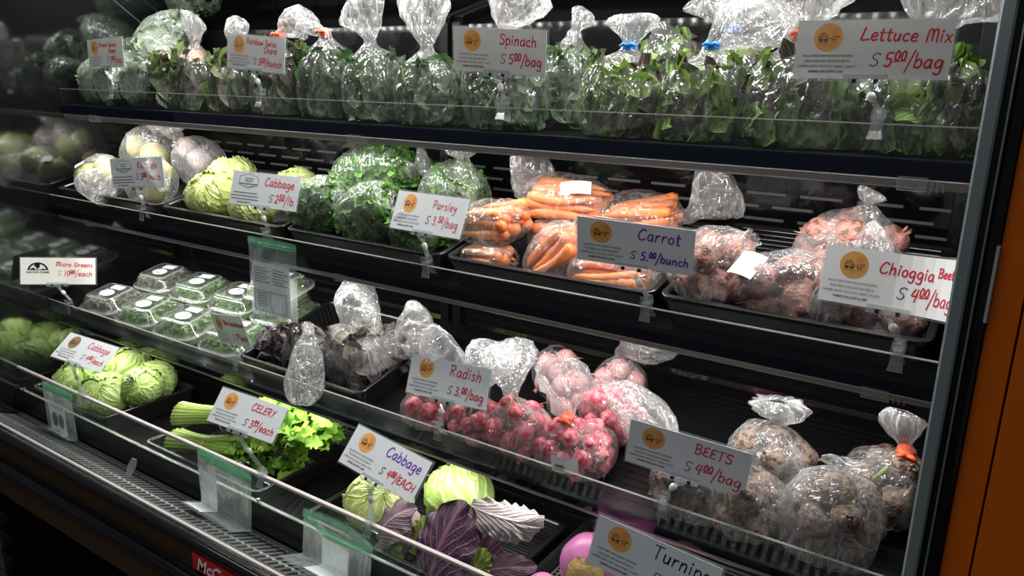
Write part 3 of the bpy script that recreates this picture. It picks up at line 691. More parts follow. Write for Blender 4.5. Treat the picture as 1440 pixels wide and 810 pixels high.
def ribbon(mb, pts, wd, fn, mi=0):
    """a flat pen stroke along pts; fn(x, z, lift) places card coordinates"""
    if len(pts) > 2:
        P = [list(p) for p in pts]; n = (len(P) - 1) * 5
        pts = [crom(P, (len(P) - 1) * i / n) for i in range(n + 1)]
    if len(pts) == 2 and math.dist(pts[0], pts[1]) < wd:
        c = ((pts[0][0] + pts[1][0]) / 2, (pts[0][1] + pts[1][1]) / 2)
        mb.add([fn(c[0] + wd * .75 * math.cos(a), c[1] + wd * .75 * math.sin(a), 0.0009) for a in [2 * PI * i / 8 for i in range(8)]], [tuple(range(8))], mi); return
    vs = []
    for i, p in enumerate(pts):
        a = pts[max(0, i - 1)]; b = pts[min(len(pts) - 1, i + 1)]
        dx, dy = b[0] - a[0], b[1] - a[1]; l = math.hypot(dx, dy) or 1
        e = 0.35 * wd if i in (0, len(pts) - 1) else 0
        ex = (-dx / l * e, -dy / l * e) if i == 0 else (dx / l * e, dy / l * e)
        wv = wd * (0.8 if e else 1.0)
        for s_ in (-1, 1): vs.append(fn(p[0] + ex[0] - s_ * dy / l * wv / 2, p[1] + ex[1] + s_ * dx / l * wv / 2, 0.0009))
    mb.add(vs, [(2 * i, 2 * i + 1, 2 * i + 3, 2 * i + 2) for i in range(len(pts) - 1)], mi)
_txt = {}
def printed(lines, size, lead, key, bold_last=True):
    """printed text, centred, as vertices and faces in card units"""
    if key in _txt: return _txt[key]
    V = []; F = []
    for i, t in enumerate(lines):
        c = bpy.data.curves.new('print', 'FONT'); c.body = t; c.size = size; c.align_x = 'CENTER'; c.resolution_u = 2
        if bold_last and i == len(lines) - 1: c.offset = size * 0.02
        o = bpy.data.objects.new('print', c); COL.objects.link(o)
        dg = bpy.context.evaluated_depsgraph_get(); me = bpy.data.meshes.new_from_object(o.evaluated_get(dg))
        k = len(V); V += [(v.co.x, v.co.y - i * lead) for v in me.vertices]; F += [tuple(q + k for q in p.vertices) for p in me.polygons]
        bpy.data.objects.remove(o); bpy.data.curves.remove(c); bpy.data.meshes.remove(me)
    _txt[key] = (V, F); return V, F
FARM = ['VALLEY SPIRIT FARM GROWS DIVERSIFIED', 'VEGETABLES AND GRASS FED BEEF IN', 'CAMPBELLSBURG, KENTUCKY, HENRY COUNTY.', 'FARMERS ARE JOSEPH & ABBY']
CW, CH = 0.200, 0.080

def wagon_strokes():
    st = []
    circ = lambda cx, cy, r, a0=0, a1=360, n=12: [(cx + r * math.cos(math.radians(a0 + (a1 - a0) * i / n)), cy + r * math.sin(math.radians(a0 + (a1 - a0) * i / n))) for i in range(n + 1)]
    st.append(circ(-.34, .02, .30, 0, 180)); st.append([(-.66, .02), (.0, .02)]); st.append(circ(-.34, .02, .18, 0, 180)); st.append([(-.34, .02), (-.34, .31)])
    st.append([(-.66, .02), (-.60, -.14), (-.05, -.14), (.0, .02)])
    for cx in (-.50, -.14): st.append(circ(cx, -.22, .13)); st.append(circ(cx, -.22, .05)); st.append([(cx - .12, -.22), (cx + .12, -.22)])
    st.append([(.0, -.06), (.20, -.06), (.28, .02), (.52, .04), (.66, .10), (.74, .04), (.66, -.04), (.56, -.02), (.50, -.12), (.28, -.12), (.22, -.06)])
    for x in (.27, .33, .47, .52): st.append([(x, -.12), (x - .02, -.34)])
    return st
def make_sign(key, label, sh, pose, word, price, ink='red_ink', logo='wagon', price_ink=None, clipX=None, words=None, dollar='black_ink', wsize=0.0155, psize=0.0175, bendR=0.0, pos_p=None, pw=0.0023):
    x, y, z, yaw, pit, rol = pose
    c = Vector((x, y, z + ZC))
    RM = (Matrix.Rotation(math.radians(yaw), 3, 'Z') @ Matrix.Rotation(math.radians(pit), 3, 'X') @ Matrix.Rotation(math.radians(rol), 3, 'Y'))
    Yf, zf, t = SHELF[sh]
    px = clipX if clipX is not None else x + 0.01
    top = SM(sh) @ Vector((px, -0.003, FENCE[sh]))
    root = thing('price_sign', label, 'sign', Matrix.Translation(top), 'price signs clipped along the shelf fronts')
    def fn(u, v, lift):
        """card coordinates (u right, v up) to the root's space; lift is towards the reader"""
        if bendR and u > -0.01:
            a = (u + 0.01) * bendR; r = 1 / bendR
            p = Vector((-0.01 + r * math.sin(a), -r * (1 - math.cos(a)), v)) + Vector((-math.sin(a), -math.cos(a), 0)) * lift
        else: p = Vector((u, -lift, v))
        return c + RM @ p - top
    def slab(mb, u0, u1, v0, v1, l0, l1, nx=12):
        rows = []
        for i in range(nx + 1):
            u = u0 + (u1 - u0) * i / nx
            rows.append([fn(u, v0, l1), fn(u, v1, l1), fn(u, v1, l0), fn(u, v0, l0)])
        mb.rings(rows, cap0=True, cap1=True)
    mb = MB(); slab(mb, -CW / 2, CW / 2, -CH / 2, CH / 2, -0.0004, 0.0004)
    card = mb.build('card', M['cream_card' if logo == 'barn' else 'paper' if bendR else 'card'], root)
    mb = MB(); slab(mb, -CW / 2 - .003, CW / 2 + .004, -CH / 2 - .003, CH / 2 + .003, -0.0024, -0.0010)
    mb.build('sleeve', M['sleeve'], root)
    # handwriting
    mb = MB()
    for wd, wx, wy, hs in (words or [(word, None, 0.0125, wsize)]):
        tw = text_width(wd) * hs
        if (wx if wx is not None else 0.042 - tw / 2) + tw > 0.094:
            hs *= (0.094 - (wx if wx is not None else -0.020)) / tw; tw = text_width(wd) * hs
        x0 = wx if wx is not None else 0.042 - tw / 2
        st, _ = strokes_of(wd, x0, wy, hs, 0.08, -0.03)
        for s_ in st: ribbon(mb, s_, pw, fn)
    mb.build('handwritten_name', M[ink], card)
    mb = MB(); ppx, ppy = pos_p or (0.022, -0.020)
    psize = min(psize, (0.093 - ppx) / text_width(price))
    st, tw = strokes_of(price, ppx, ppy, psize, 0.10, -0.03)
    for s_ in st: ribbon(mb, s_, pw, fn)
    # double underline below the raised cents
    i0 = price.find('^'); i1 = price.find('|') if '|' in price else len(price)
    if i0 >= 0:
        a = ppx + text_width(price[:i0]) * psize; b = ppx + text_width(price[:i1]) * psize
        ribbon(mb, [(a, ppy + psize * 0.36), (b - 0.001, ppy + psize * 0.42)], pw * 0.75, fn)
    mb.build('handwritten_price', M[price_ink or ink], card)
    mb = MB()
    if dollar:
        st, _ = strokes_of('$', ppx - 0.0190, ppy - 0.0005, psize * 1.05, 0.22)
        for s_ in st[:1]: ribbon(mb, s_, 0.0014, fn)
        ribbon(mb, [st[0][0], (st[0][0][0] + .0012, st[0][0][1] + .0016)], 0.0014, fn)
        mb.build('dollar_sign', M[dollar], card)
    # emblem
    if logo in ('wagon', 'bronze'):
        cx, cz, r = -0.058, 0.0165, 0.0195
        mb = MB(); mb.add([fn(cx + r * math.cos(2 * PI * i / 40), cz + r * math.sin(2 * PI * i / 40), 0.0006) for i in range(40)], [tuple(range(40))])
        em = mb.build('round_emblem', M['orange_disc' if logo == 'wagon' else 'bronze_disc'], card)
        mb = MB()
        for s_ in wagon_strokes(): ribbon(mb, [(cx + a * r, cz + b * r) for a, b in s_], 0.0007, fn)
        mb.build('wagon_drawing', M['black_ink'], em)
        mb = MB()
        V, F = printed(['VALLEY', 'SPIRIT', 'FARM'], 0.0042, 0.0046, 'vsf', False)
        mb.add([fn(cx + 0.0085 + a, cz + 0.0095 + b, 0.0009) for a, b in V], F)
        ribbon(mb, [(cx - .014, cz - .0085), (cx + .014, cz - .0085)], 0.0007, fn); ribbon(mb, [(cx - .006, cz - .0115), (cx + .007, cz - .0115)], 0.0006, fn)
        mb.build('emblem_text', M['red_print'], em)
        mb = MB(); V, F = printed(FARM, 0.0050, 0.0072, 'farm')
        mb.add([fn(-0.056 + a * 0.72, -0.0105 + b, 0.0009) for a, b in V], F)
        mb.build('small_print', M['grey_ink'], card)
    elif logo == 'badge':
        cx, cz = -0.050, 0.019
        mb = MB(); hexa = [(-.028, .010), (0, .0175), (.028, .010), (.028, -.009), (0, -.0175), (-.028, -.009), (-.028, .010)]
        for i in range(6): ribbon(mb, [(cx + hexa[i][0], cz + hexa[i][1]), (cx + hexa[i + 1][0], cz + hexa[i + 1][1])], 0.0011, fn)
        ribbon(mb, [(cx - .028, cz - .0075), (cx + .028, cz - .0075)], 0.0024, fn)
        for i, (a, b, wv) in enumerate(((-.012, .0055, .0018), (-.010, -.0005, .0016))):
            ribbon(mb, [(cx + a + k * 0.0036, cz + b + (wv if k % 2 else -wv) * (1.3 if k == 2 else .8)) for k in range(8 - i)], 0.0013, fn)
        ribbon(mb, [(cx - .014, cz - .0125), (cx, cz - .0135), (cx + .014, cz - .0122)], 0.0009, fn)
        mb.build('hexagon_emblem', M['grey_ink'], card)
        mb = MB()
        for i in range(4):
            wd = (0.036, 0.042, 0.040, 0.022)[i]; xx = -wd
            rng = random.Random(i + 3)
            while xx < wd - 0.004:
                ln = rng.uniform(0.004, 0.011)
                ribbon(mb, [(-0.054 + xx, -0.010 - i * .0075), (-0.054 + min(wd, xx + ln), -0.010 - i * .0075)], 0.0022, fn); xx += ln + 0.002
        mb.build('small_print', M['grey_ink'], card)
    elif logo == 'barn':
        cx, cz, r = -0.054, 0.003, 0.027
        mb = MB()
        a_ = [PI * i / 20 for i in range(21)]
        arc = lambda rr, l: [fn(cx + rr * math.cos(a), cz + rr * 0.86 * math.sin(a), l) for a in a_]
        o1, o2 = arc(r, .0009), arc(r * .80, .0009)
        mb.add(o1 + o2, [(i, i + 1, 22 + i, 21 + i) for i in range(20)])
        ribbon(mb, [(cx - r, cz + .0006), (cx + r, cz + .0006)], 0.0022, fn)
        tr = [(-.003, .0145, .0065), (-.0005, .010, .0058), (.001, .0155, .005)]
        for dx, dz, rr in tr: mb.add([fn(cx + dx + rr * math.cos(2 * PI * i / 12), cz + dz + rr * .8 * math.sin(2 * PI * i / 12), .001) for i in range(12)], [tuple(range(12))])
        ribbon(mb, [(cx - .001, cz + .010), (cx - .0015, cz + .001)], 0.0024, fn)
        mb.add([fn(cx + a, cz + b, .001) for a, b in ((-.020, .001), (-.006, .001), (-.010, .007), (-.018, .005))], [(0, 1, 2, 3)])
        mb.add([fn(cx + a, cz + b, .001) for a, b in ((.006, .001), (.021, .001), (.016, .0045), (.010, .0035))], [(0, 1, 2, 3)])
        V, F = printed(['SADOVA FARMS'], 0.0085, 0.008, 'sadova', True)
        mb.add([fn(cx + a, cz - 0.0095 + b, .0009) for a, b in V], F)
        mb.build('half_round_emblem', M['black_ink'], card)
    # clip: bar under the card, ball joint, jaw on the fence
    mb = MB(); slab(mb, -0.032, 0.026, -CH / 2 - .006, -CH / 2 + .006, 0.0012, 0.0026, 4); slab(mb, -0.032, 0.026, -CH / 2 - .007, -CH / 2 - .003, -0.004, 0.003, 4)
    mb.build('clip_bar', M['clip'], root)
    for u0 in (-0.020, 0.008):
        mb = MB(); slab(mb, u0, u0 + .006, -CH / 2 - .006, -CH / 2, 0.0027, 0.0036, 1); mb.build('clip_tab', M['black_ink'], root)
    bot = fn(-0.003, -CH / 2 - .006, 0.0); jaw = Vector((0, 0.002, 0.016))
    j = bot.lerp(jaw, 0.45)
    mb = MB(); mb.tube([bot + Vector((-.010, 0, 0)), bot.lerp(j, .6), j], [.0028, .004, .0045], 8); mb.tube([bot + Vector((.010, 0, 0)), bot.lerp(j, .6), j], [.0028, .004, .0045], 8)
    mb.tube([j, jaw], [0.0045, 0.004], 8); mb.build('clip_arm', M['clip'], root)
    mb = MB(); d_ = (jaw - j).normalized() if (jaw - j).length > 1e-5 else Vector((0, 0, -1))
    mb.tube([j - d_ * .006, j - d_ * .004, j, j + d_ * .006, j + d_ * .009], [.0025, .0052, .0064, .0052, .0025], 10); mb.build('ball_joint', M['clip_white'], root, True)
    mb = MB()
    TM = Matrix.Rotation(t, 4, 'X')
    for yy, flare in ((-0.0075, -0.007), (0.0065, 0.005)):
        R = []
        for hz, hw, dy in ((0.020, .008, 0), (0.008, .010, -0.2 * flare), (0.002, .0075, -0.1 * flare), (-0.010, .0085, 0.1 * flare), (-0.022, .0105, 0.8 * flare)):
            R.append([TM @ Vector((sx * hw, yy + dy + ey, hz)) for sx, ey in ((-1, -.0011), (1, -.0011), (1, .0011), (-1, .0011))])
        mb.rings(R, cap0=True, cap1=True)
    mb.box((-.006, -.0085, .005), (.006, .0075, .009), X=TM)
    mb.build('clip_jaw', M['clip'], root)
    return root

# ------------------------------------------------------------------ the setting
XL, XR = -2.49, -0.045                        # inner faces of the two ends of the case
FENCE = {'t': 0.047, '2': 0.040, '3': 0.053, 'd': 0.122}
b = MB(); b.box((-5, -4.0, -0.02), (2.5, 1.9, 0.0)); struct(b.build('floor', M['floor']))
b = MB(); b.box((-0.0145, 1.006, 0), (0.016, 1.9, 2.6), 0, bev=0.001); b.box((0.018, 1.0, 0), (2.2, 1.9, 2.6), 0)
struct(b.build('wall_right', M['wood']))
b = MB(); b.box((-0.0185, 0.993, ZC - 0.255), (-0.0145, 1.0035, ZC - 0.165), bev=0.001); o = b.build('trim_1', M['white_trim']); struct(o)

# ------------------------------------------------------------------ the refrigerated case
case = thing('refrigerated_case', 'long black open refrigerated produce case with shelves along the wall', 'display case', Matrix.Translation((-1.26, 1.2, 0)))
def cb(name, mb, m, smooth=False, parent=None):
    o = mb.build(name, m, parent or case, smooth)
    if parent is None: o.matrix_parent_inverse = Matrix.Translation((1.26, -1.2, 0))
    return o
b = MB(); b.box((XL - .02, 1.605, 0.3), (0.0, 1.64, ZC + 0.145)); back = cb('back_panel', b, M['back_gloss'])
for r, z in enumerate((-0.213, -0.240, -0.266)):
    x = XL + 0.06 + (0.055 if r % 2 else 0)
    while x < XR - 0.06:
        w_ = 0.082
        if not (-1.31 < x + w_ / 2 < -1.21):
            b = MB(); b.box((x, 1.6025, ZC + z - .0032), (x + w_, 1.606, ZC + z + .0032), bev=0.0018); b.build('vent_slot', M['slot'], back)
        x += 0.108
for X in (XL + 0.028, -1.262, XR - 0.03):
    b = MB()
    for dx in (-.020, .020): b.box((X + dx - .013, 1.585, 0.5), (X + dx + .013, 1.606, ZC + .14), bev=.002)
    for k in range(10):
        z = ZC - 0.36 + k * 0.03
        for dx in (-.020, .020): b.box((X + dx - .003, 1.584, z), (X + dx + .003, 1.5865, z + .016), 1)
    up = cb('upright', b, [M['black_metal'], M['dark_void']])
b = MB(); b.box((XL - .03, 0.86, 0.3), (XL, 1.62, ZC + .6)); cb('side_panel', b, M['side_mirror'])
# sloping mirror above the back panel, ceiling and canopy
b = MB(); b.add([(XL, 1.606, ZC + .135), (XR + .02, 1.606, ZC + .135), (XR + .02, 1.28, ZC + .375), (XL, 1.28, ZC + .375)], [(0, 1, 2, 3)]); b.box((XL, 1.04, ZC + .372), (XR + .02, 1.30, ZC + .40))
cb('sloping_mirror', b, M['top_mirror'])
b = MB(); b.tube([(XL + .002, 1.602, ZC + .094), (XL + .002, 1.43, ZC + .2235), (XL + .002, 1.28, ZC + .335)], 0.0016, 6); cb('mirror_edge', b, M['aluminium'])
b = MB(); b.box((XL - .03, 0.93, ZC + .25), (0.0, 1.05, ZC + .48), bev=.01); cb('canopy', b, M['black_metal'])
b = MB(); b.box((XL, 1.18, ZC + .366), (XR, 1.25, ZC + .373)); ls = cb('light_strip', b, M['black_metal'])
x = XL + .03
while x < XR - 0.02:
    b = MB(); b.tube([(x, .970, ZC + .178), (x, .970, ZC + .184), (x, .970, ZC + .187)], [.0032, .0032, .0012], 8); x += 0.0405
    b.build('led', M['led'], ls)
b = MB(); b.box((XL, .962, ZC + .185), (XR, .978, ZC + .26)); cb('led_carrier', b, M['black_metal'])
# right hand end frame: grey strip, dark channel, bright bead, black edge
b = MB(); b.box((-0.0435, 1.0105, 0.2), (-0.016, 1.62, ZC + .6)); cb('end_panel', b, M['black_metal'])
b = MB(); b.box((-0.0545, 0.992, 0.2), (-0.0385, 1.010, ZC + .6), bev=.0025); cb('frame_strip', b, M['grey_trim'])
b = MB(); b.box((-0.0385, 1.0, 0.2), (-0.0310, 1.010, ZC + .6)); cb('frame_channel', b, M['black_metal'])
b = MB(); b.box((-0.0315, 0.992, 0.2), (-0.0290, 1.010, ZC + .6), bev=.001); cb('frame_bead', b, M['aluminium'])
b = MB(); b.box((-0.0290, 0.992, 0.2), (-0.0160, 1.010, ZC + .6), bev=.004); cb('frame_edge', b, M['black_gloss'])
# deck, air return grille, bumper and base
b = MB(); b.box((XL, 1.0, ZC - 1.03), (XR, 1.6, ZC - 1.001)); b.box((XL, 0.996, ZC - 1.065), (XR, 1.004, ZC - 0.955))
for k in range(1, 4): b.box((XL, 1.0 + .15 * k - .002, ZC - 1.0015), (XR, 1.0 + .15 * k + .002, ZC - 0.9985))
x = -2.1
while x < XR: b.box((x - .0015, 1.01, ZC - 1.0012), (x + .0015, 1.6, ZC - .9975)); x += .406
cb('deck', b, M['shelf_black'])
b = MB()
b.box((XL, .845, ZC - 1.075), (XR, 1.0, ZC - 1.06))
cb('air_return', b, M['dark_void'])
b = MB(); x = XL + .012
while x < XR - .005:
    b.add([(x, .850, ZC - .968), (x + .0105, .850, ZC - .968), (x + .0105, .985, ZC - 1.030), (x, .985, ZC - 1.030),
           (x, .850, ZC - .973), (x + .0105, .850, ZC - .973), (x + .0105, .985, ZC - 1.035), (x, .985, ZC - 1.035)], [(0, 1, 2, 3), (7, 6, 5, 4), (0, 4, 5, 1), (1, 5, 6, 2), (2, 6, 7, 3), (3, 7, 4, 0)])
    x += 0.0205
b.box((XL, .980, ZC - 1.036), (XR, .992, ZC - 1.027)); b.box((XL, .915, ZC - 1.004), (XR, .921, ZC - 1.000))
cb('air_grille', b, M['grille'])
b = MB(); b.box((XL, .842, ZC - .957), (XR, .850, ZC - .949), bev=.002); cb('front_trim', b, M['white_trim'])
def extrude(prof, name, m):
    bb = MB(); bb.rings([[(XL - .03, y, ZC + z) for y, z in prof], [(0, y, ZC + z) for y, z in prof]], closed=False)
    return cb(name, bb, M[m], True)
arc = [(.842, -.953)] + [(.836 - .017 * math.sin(a), -.970 + .015 * math.cos(a)) for a in [PI * i / 10 for i in range(11)]] + [(.842, -.987)]
extrude(arc, 'bumper', 'bumper')
b = MB(); b.box((XL - .03, .842, ZC - 1.052), (0, .86, ZC - .955)); cb('front_panel', b, M['floor_tint_panel'])
arc = [(.842, -1.050)] + [(.830 - .020 * math.sin(a), -1.072 + .022 * math.cos(a)) for a in [PI * i / 10 for i in range(11)]] + [(.845, -1.096)]
extrude(arc, 'lower_bumper', 'bumper')
b = MB(); b.box((XL - .03, .845, ZC - 1.19), (0, .86, ZC - 1.094)); cb('lower_panel', b, M['floor_tint_panel'])
b = MB()
for k in range(5):
    z = -1.19 - k * .075
    b.add([(XL - .03, .850, ZC + z), (0, .850, ZC + z), (0, .882, ZC + z - .062), (XL - .03, .882, ZC + z - .062), (XL - .03, .885, ZC + z - .075), (0, .885, ZC + z - .075)], [(0, 3, 2, 1), (3, 4, 5, 2)])
b.box((XL - .03, .885, 0.0), (0, .95, ZC - 1.19))
cb('kick_grille', b, M['black_metal'])
b = MB(); b.box((-1.385, .836, ZC - 1.046), (-1.215, .8425, ZC - 1.006), bev=.002); pl = cb('name_plate', b, M['red_plate'])
c = bpy.data.curves.new('plate', 'FONT'); c.body = 'McCray'; c.size = .042; c.shear = .25; c.align_x = 'CENTER'; c.extrude = .0006; c.offset = .0006
o = bpy.data.objects.new('plate', c); COL.objects.link(o)
me = bpy.data.meshes.new_from_object(o.evaluated_get(bpy.context.evaluated_depsgraph_get())); bpy.data.objects.remove(o); me.materials.clear(); me.materials.append(M['paper'])
link('plate_lettering', me, pl, Matrix.Translation((-1.300, .8352, ZC - 1.039)) @ Matrix.Rotation(PI / 2, 4, 'X'))

# ------------------------------------------------------------------ shelves
def fascia_shelf(sh, label, fh, deep, band, trimh):
    """fh: height of the clear fence; band: depth of the dark band under the deck"""
    root = thing('display_shelf', label, 'shelf', SM(sh, -1.26), 'shelves of the case')
    x0, x1 = XL + 1.26 + .002, XR + 1.26 - .002
    b = MB(); b.box((x0, .004, -.016), (x1, deep, -.001))
    for k in range(22): b.box((x0, .03 + k * deep / 25, -.001), (x1, .034 + k * deep / 25, 0.0))
    b.build('deck_plate', M['shelf_black'], root)
    b = MB(); b.box((x0, -.003, -band), (x1, .004, -.001), bev=.001); b.build('fascia', M['fascia'], root)
    b = MB(); b.box((x0, -.004, -band - trimh), (x1, .022, -band), bev=.0015); tr = b.build('light_trim', M['trim'], root)
    b = MB(); b.box((x0 + .02, .005, -band - trimh - .002), (x1 - .02, .018, -band - trimh)); b.build('lens', M['lens'], tr)
    for xx in (-2.32, -1.25, -.14):
        b = MB()
        b.box((xx + 1.26 - .018, -.007, -band - trimh - .004), (xx + 1.26 + .022, .004, -band + .003), bev=.001)
        for k in range(3): b.box((xx + 1.26 + .026 + k * .007, -.006, -band - trimh - .003), (xx + 1.26 + .029 + k * .007, .0, -band - .001))
        b.build('trim_clip', M['clip'], root)
    for k, (a, c_) in enumerate(((XL + .005, -1.262), (-1.258, XR - .012))):
        b = MB(); b.box((a + 1.26, -.006, -.004), (c_ + 1.26, -.003, fh)); f = b.build('fence', M['acrylic'], root)
        b = MB(); b.box((a + 1.26, -.0065, fh - .0012), (c_ + 1.26, -.0028, fh + .0004)); b.build('fence_edge', M['acrylic_edge'], f)
    return root
fascia_shelf('t', 'topmost shelf, holding bags of greens, spinach and lettuce mix', FENCE['t'], .345, .028, .013)
fascia_shelf('2', 'middle shelf with black trays of kohlrabi, cabbage, parsley, carrots and chioggia beets', FENCE['2'], .405, .028, .011)
fascia_shelf('3', 'lower shelf with clamshells of micro greens, radishes and beets', FENCE['3'], .45, .026, .008)
rail = thing('glass_rail', 'clear front rail with a pale top edge along the bottom deck', 'rail', SM('d', -1.26))
x0, x1 = XL + 1.26, XR + 1.26 - .013
b = MB(); b.box((x0, -.004, .050), (x1, .002, .120)); b.build('glass_panel', M['acrylic'], rail)
b = MB(); b.box((x0, -.006, .118), (x1, .004, .125), bev=.0015); b.build('top_edge', M['rail_cap'], rail)
b = MB(); b.box((x0, -.0045, .0475), (x1, .0025, .0505), bev=.0008); b.build('bottom_edge', M['acrylic_edge'], rail)
for X in (-2.47, -1.36, -.14):
    b = MB(); b.box((X + 1.26 - .004, -.003, .0456), (X + 1.26 + .004, .002, .056)); b.build('bracket', M['aluminium'], rail)

# ------------------------------------------------------------------ black trays
def tray(label, sh, x0, x1, s0, s1, h, ribs=14, mesh=False, lift=0.0):
    root = thing('produce_tray', label, 'tray', SM(sh, (x0 + x1) / 2, (s0 + s1) / 2, lift + (.003 if sh == 'd' else .0005)), 'black produce trays')
    W, D = (x1 - x0) / 2, (s1 - s0) / 2
    def loop(e, z, r=.022, n=5):
        out = []
        for cx, cy, a0 in ((W - r, D - r, 0), (-W + r, D - r, 90), (-W + r, -D + r, 180), (W - r, -D + r, 270)):
            for k in range(n + 1):
                a = math.radians(a0 + 90 * k / n); out.append((cx + (r - e) * math.cos(a), cy + (r - e) * math.sin(a), z))
        return out
    b = MB()
    b.rings([loop(0.0, h - .006), loop(0.0, h), loop(.002, h + .0012), loop(.009, h + .0012), loop(.012, h - .002), loop(.019, .003)], 0)
    b.rings([loop(.003, h - .006), loop(.016, 0.0)], 0)
    ni = 10; n2 = ribs * 6
    def fl(u, v):
        x = (u - .5) * 2 * (W - .019); y = (v - .5) * 2 * (D - .019)
        return Vector((x, y, .0032 + .0022 * math.sin(2 * PI * ribs * v) ** 2))
    sheet(b, fl, ni, n2)
    n = 24
    b.add([(-W + .016, -D + .016, 0), (W - .016, -D + .016, 0), (W - .016, D - .016, 0), (-W + .016, D - .016, 0)], [(3, 2, 1, 0)])
    # ribbed inner walls
    for sx in (-1, 1):
        for k in range(int(D * 2 / .014)):
            y = -D + .03 + k * .014
            if y < D - .03: b.add([(sx * (W - .0115), y - .0022, h - .004), (sx * (W - .0115), y + .0022, h - .004), (sx * (W - .0185), y + .0022, .006), (sx * (W - .0185), y - .0022, .006), (sx * (W - .0145), y, h - .004), (sx * (W - .021), y, .006)], [(0, 4, 5, 3), (4, 1, 2, 5)])
    for k in range(int(h / .009)):
        z = .006 + k * .009; e = .019 - .007 * z / h
        b.box((-W + .03, D - e - .004, z), (W - .03, D - e, z + .004), bev=.0015)
    b.build('shell', M['tray'], root, False)
    if mesh:
        b = MB()
        k = 0
        while -W + .02 + k * .011 < W - .02:
            x = -W + .02 + k * .011
            b.box((x - .0012, -D + .02, h * .55), (x + .0012, D - .02, h * .55 + .002)); k += 1
        k = 0
        while -D + .02 + k * .011 < D - .02:
            y = -D + .02 + k * .011
            b.box((-W + .02, y - .0012, h * .55), (W - .02, y + .0012, h * .55 + .002)); k += 1
        b.build('mesh_liner', M['grille'], root)
    return root
tray('black tray of kohlrabi bags at the left end of the middle shelf', '2', -2.455, -1.925, .008, .34, .058)
tray('black tray of pale cabbages on the middle shelf', '2', -1.915, -1.430, .008, .34, .058)
tray('black tray of parsley bags on the middle shelf', '2', -1.42, -.955, .008, .34, .058)
tray('black tray of carrot bags on the middle shelf', '2', -.945, -.495, .008, .34, .058)
tray('black tray of chioggia beets at the right end of the middle shelf', '2', -.485, -.075, .008, .36, .058)
tray('black tray of purple-leaved heads on the lower shelf', '3', -1.575, -1.150, .008, .335, .058)
tray('black tray of round green cabbages on the bottom deck', 'd', -2.455, -2.045, .012, .31, .06)
tray('black tray under the celery on the bottom deck', 'd', -1.85, -1.385, .012, .39, .05)
tray('black tray under the purple cabbage on the bottom deck', 'd', -1.235, -.725, .012, .33, .05)
tray('mesh-lined black tray of turnips on the bottom deck', 'd', -.695, -.28, .012, .38, .06, mesh=True)

# ------------------------------------------------------------------ signs
sg = make_sign
sg('brussel', 'narrow-angled price card for brussel sprout greens at the far left of the top shelf', 't', (-2.202, 1.225, .053, -3, -2, -2), '', '5^00|/bag', words=[('Brussel Sprout', -.030, .0185, .0115), ('Greens', .018, .0010, .0115)], pos_p=(.026, -.026), psize=.016)
sg('chard', 'price card reading Rainbow Swiss Chard on the top shelf', 't', (-1.563, 1.231, .052, 2, -3, 4), '', '3^50|/bunch', words=[('Rainbow Swiss', -.030, .0205, .0125), ('Chard', .030, .0030, .0130)], pos_p=(.012, -.026), psize=.017)
sg('spinach', 'price card reading Spinach on the top shelf', 't', (-.859, 1.226, .054, 4, 7, 3), 'Spinach', '5^00|/bag', wsize=.0185, psize=.020, pos_p=(.022, -.022), clipX=-.850)
sg('lettuce', 'large bluish price card reading Lettuce Mix on the top shelf', 't', (-.213, 1.212, .053, 7, -4, 0), 'Lettuce Mix', '5^00|/bag', wsize=.0175, psize=.021, pos_p=(.018, -.023), pw=.0026, clipX=-.195)
sg('kohlrabi', 'price card reading Kohlrabi on the middle shelf', '2', (-1.995, 1.160, -.258, 9, -3, -5), 'Kohlrabi', '3^00|/each', logo='badge', wsize=.0165, psize=.017, pos_p=(.012, -.018))
sg('cabbage2', 'price card reading Cabbage by the pound on the middle shelf', '2', (-1.483, 1.169, -.259, 10, -17, 1), 'Cabbage', '2^50|/lb', logo='badge', wsize=.0185, psize=.019, pos_p=(.034, -.026))
sg('parsley', 'price card reading Parsley on the middle shelf', '2', (-.989, 1.174, -.260, -6, -22, -1), 'Parsley', '3.^50|/bag', wsize=.0165, psize=.017, pos_p=(.016, -.020), pw=.0017, clipX=-.98)
sg('carrot', 'price card reading Carrot in purple pen on the middle shelf', '2', (-.529, 1.157, -.260, 10, 12, 2), 'Carrot', '5.^00|/bunch', ink='purple_ink', wsize=.0195, psize=.018, pos_p=(.012, -.024), clipX=-.50)
sg('chioggia', 'curling white price card reading Chioggia Beets at the right end of the middle shelf', '2', (-.130, 1.150, -.258, -6, -12, -1), 'Chioggia Beets', '4^00|/bag', wsize=.0170, psize=.020, pos_p=(.022, -.022), bendR=9.0, words=[('Chioggia', -.024, .0105, .0160), ('Beets', .058, .0150, .0140)], clipX=-.115)
sg('micro', 'cream price card reading Micro Greens at the left end of the lower shelf', '3', (-2.405, 1.116, -.585, 54, -12, 4), 'Micro Greens', "10^00|/each", logo='barn', wsize=.0155, psize=.0175, pos_p=(.016, -.014), words=[('Micro Greens', -.006, .0150, .0145)], dollar='red_ink', clipX=-2.36)
sg('bibb', 'small tilted price card for bibb head lettuce in front of the clamshells', '3', (-1.585, 1.119, -.610, -12, 11, -12), '', '2^99|/each', words=[('Bibb Headlettuce', -.026, .0130, .0125)], psize=.018, pos_p=(.026, -.024), clipX=-1.56)
sg('cabbaged', 'tilted-back price card reading Cabbage above the round green cabbages', 'd', (-2.026, .978, -.723, 10, -52, 4), 'Cabbage', '4^00|/each', logo='bronze', wsize=.0185, psize=.018, pos_p=(.022, -.022), clipX=-2.11)
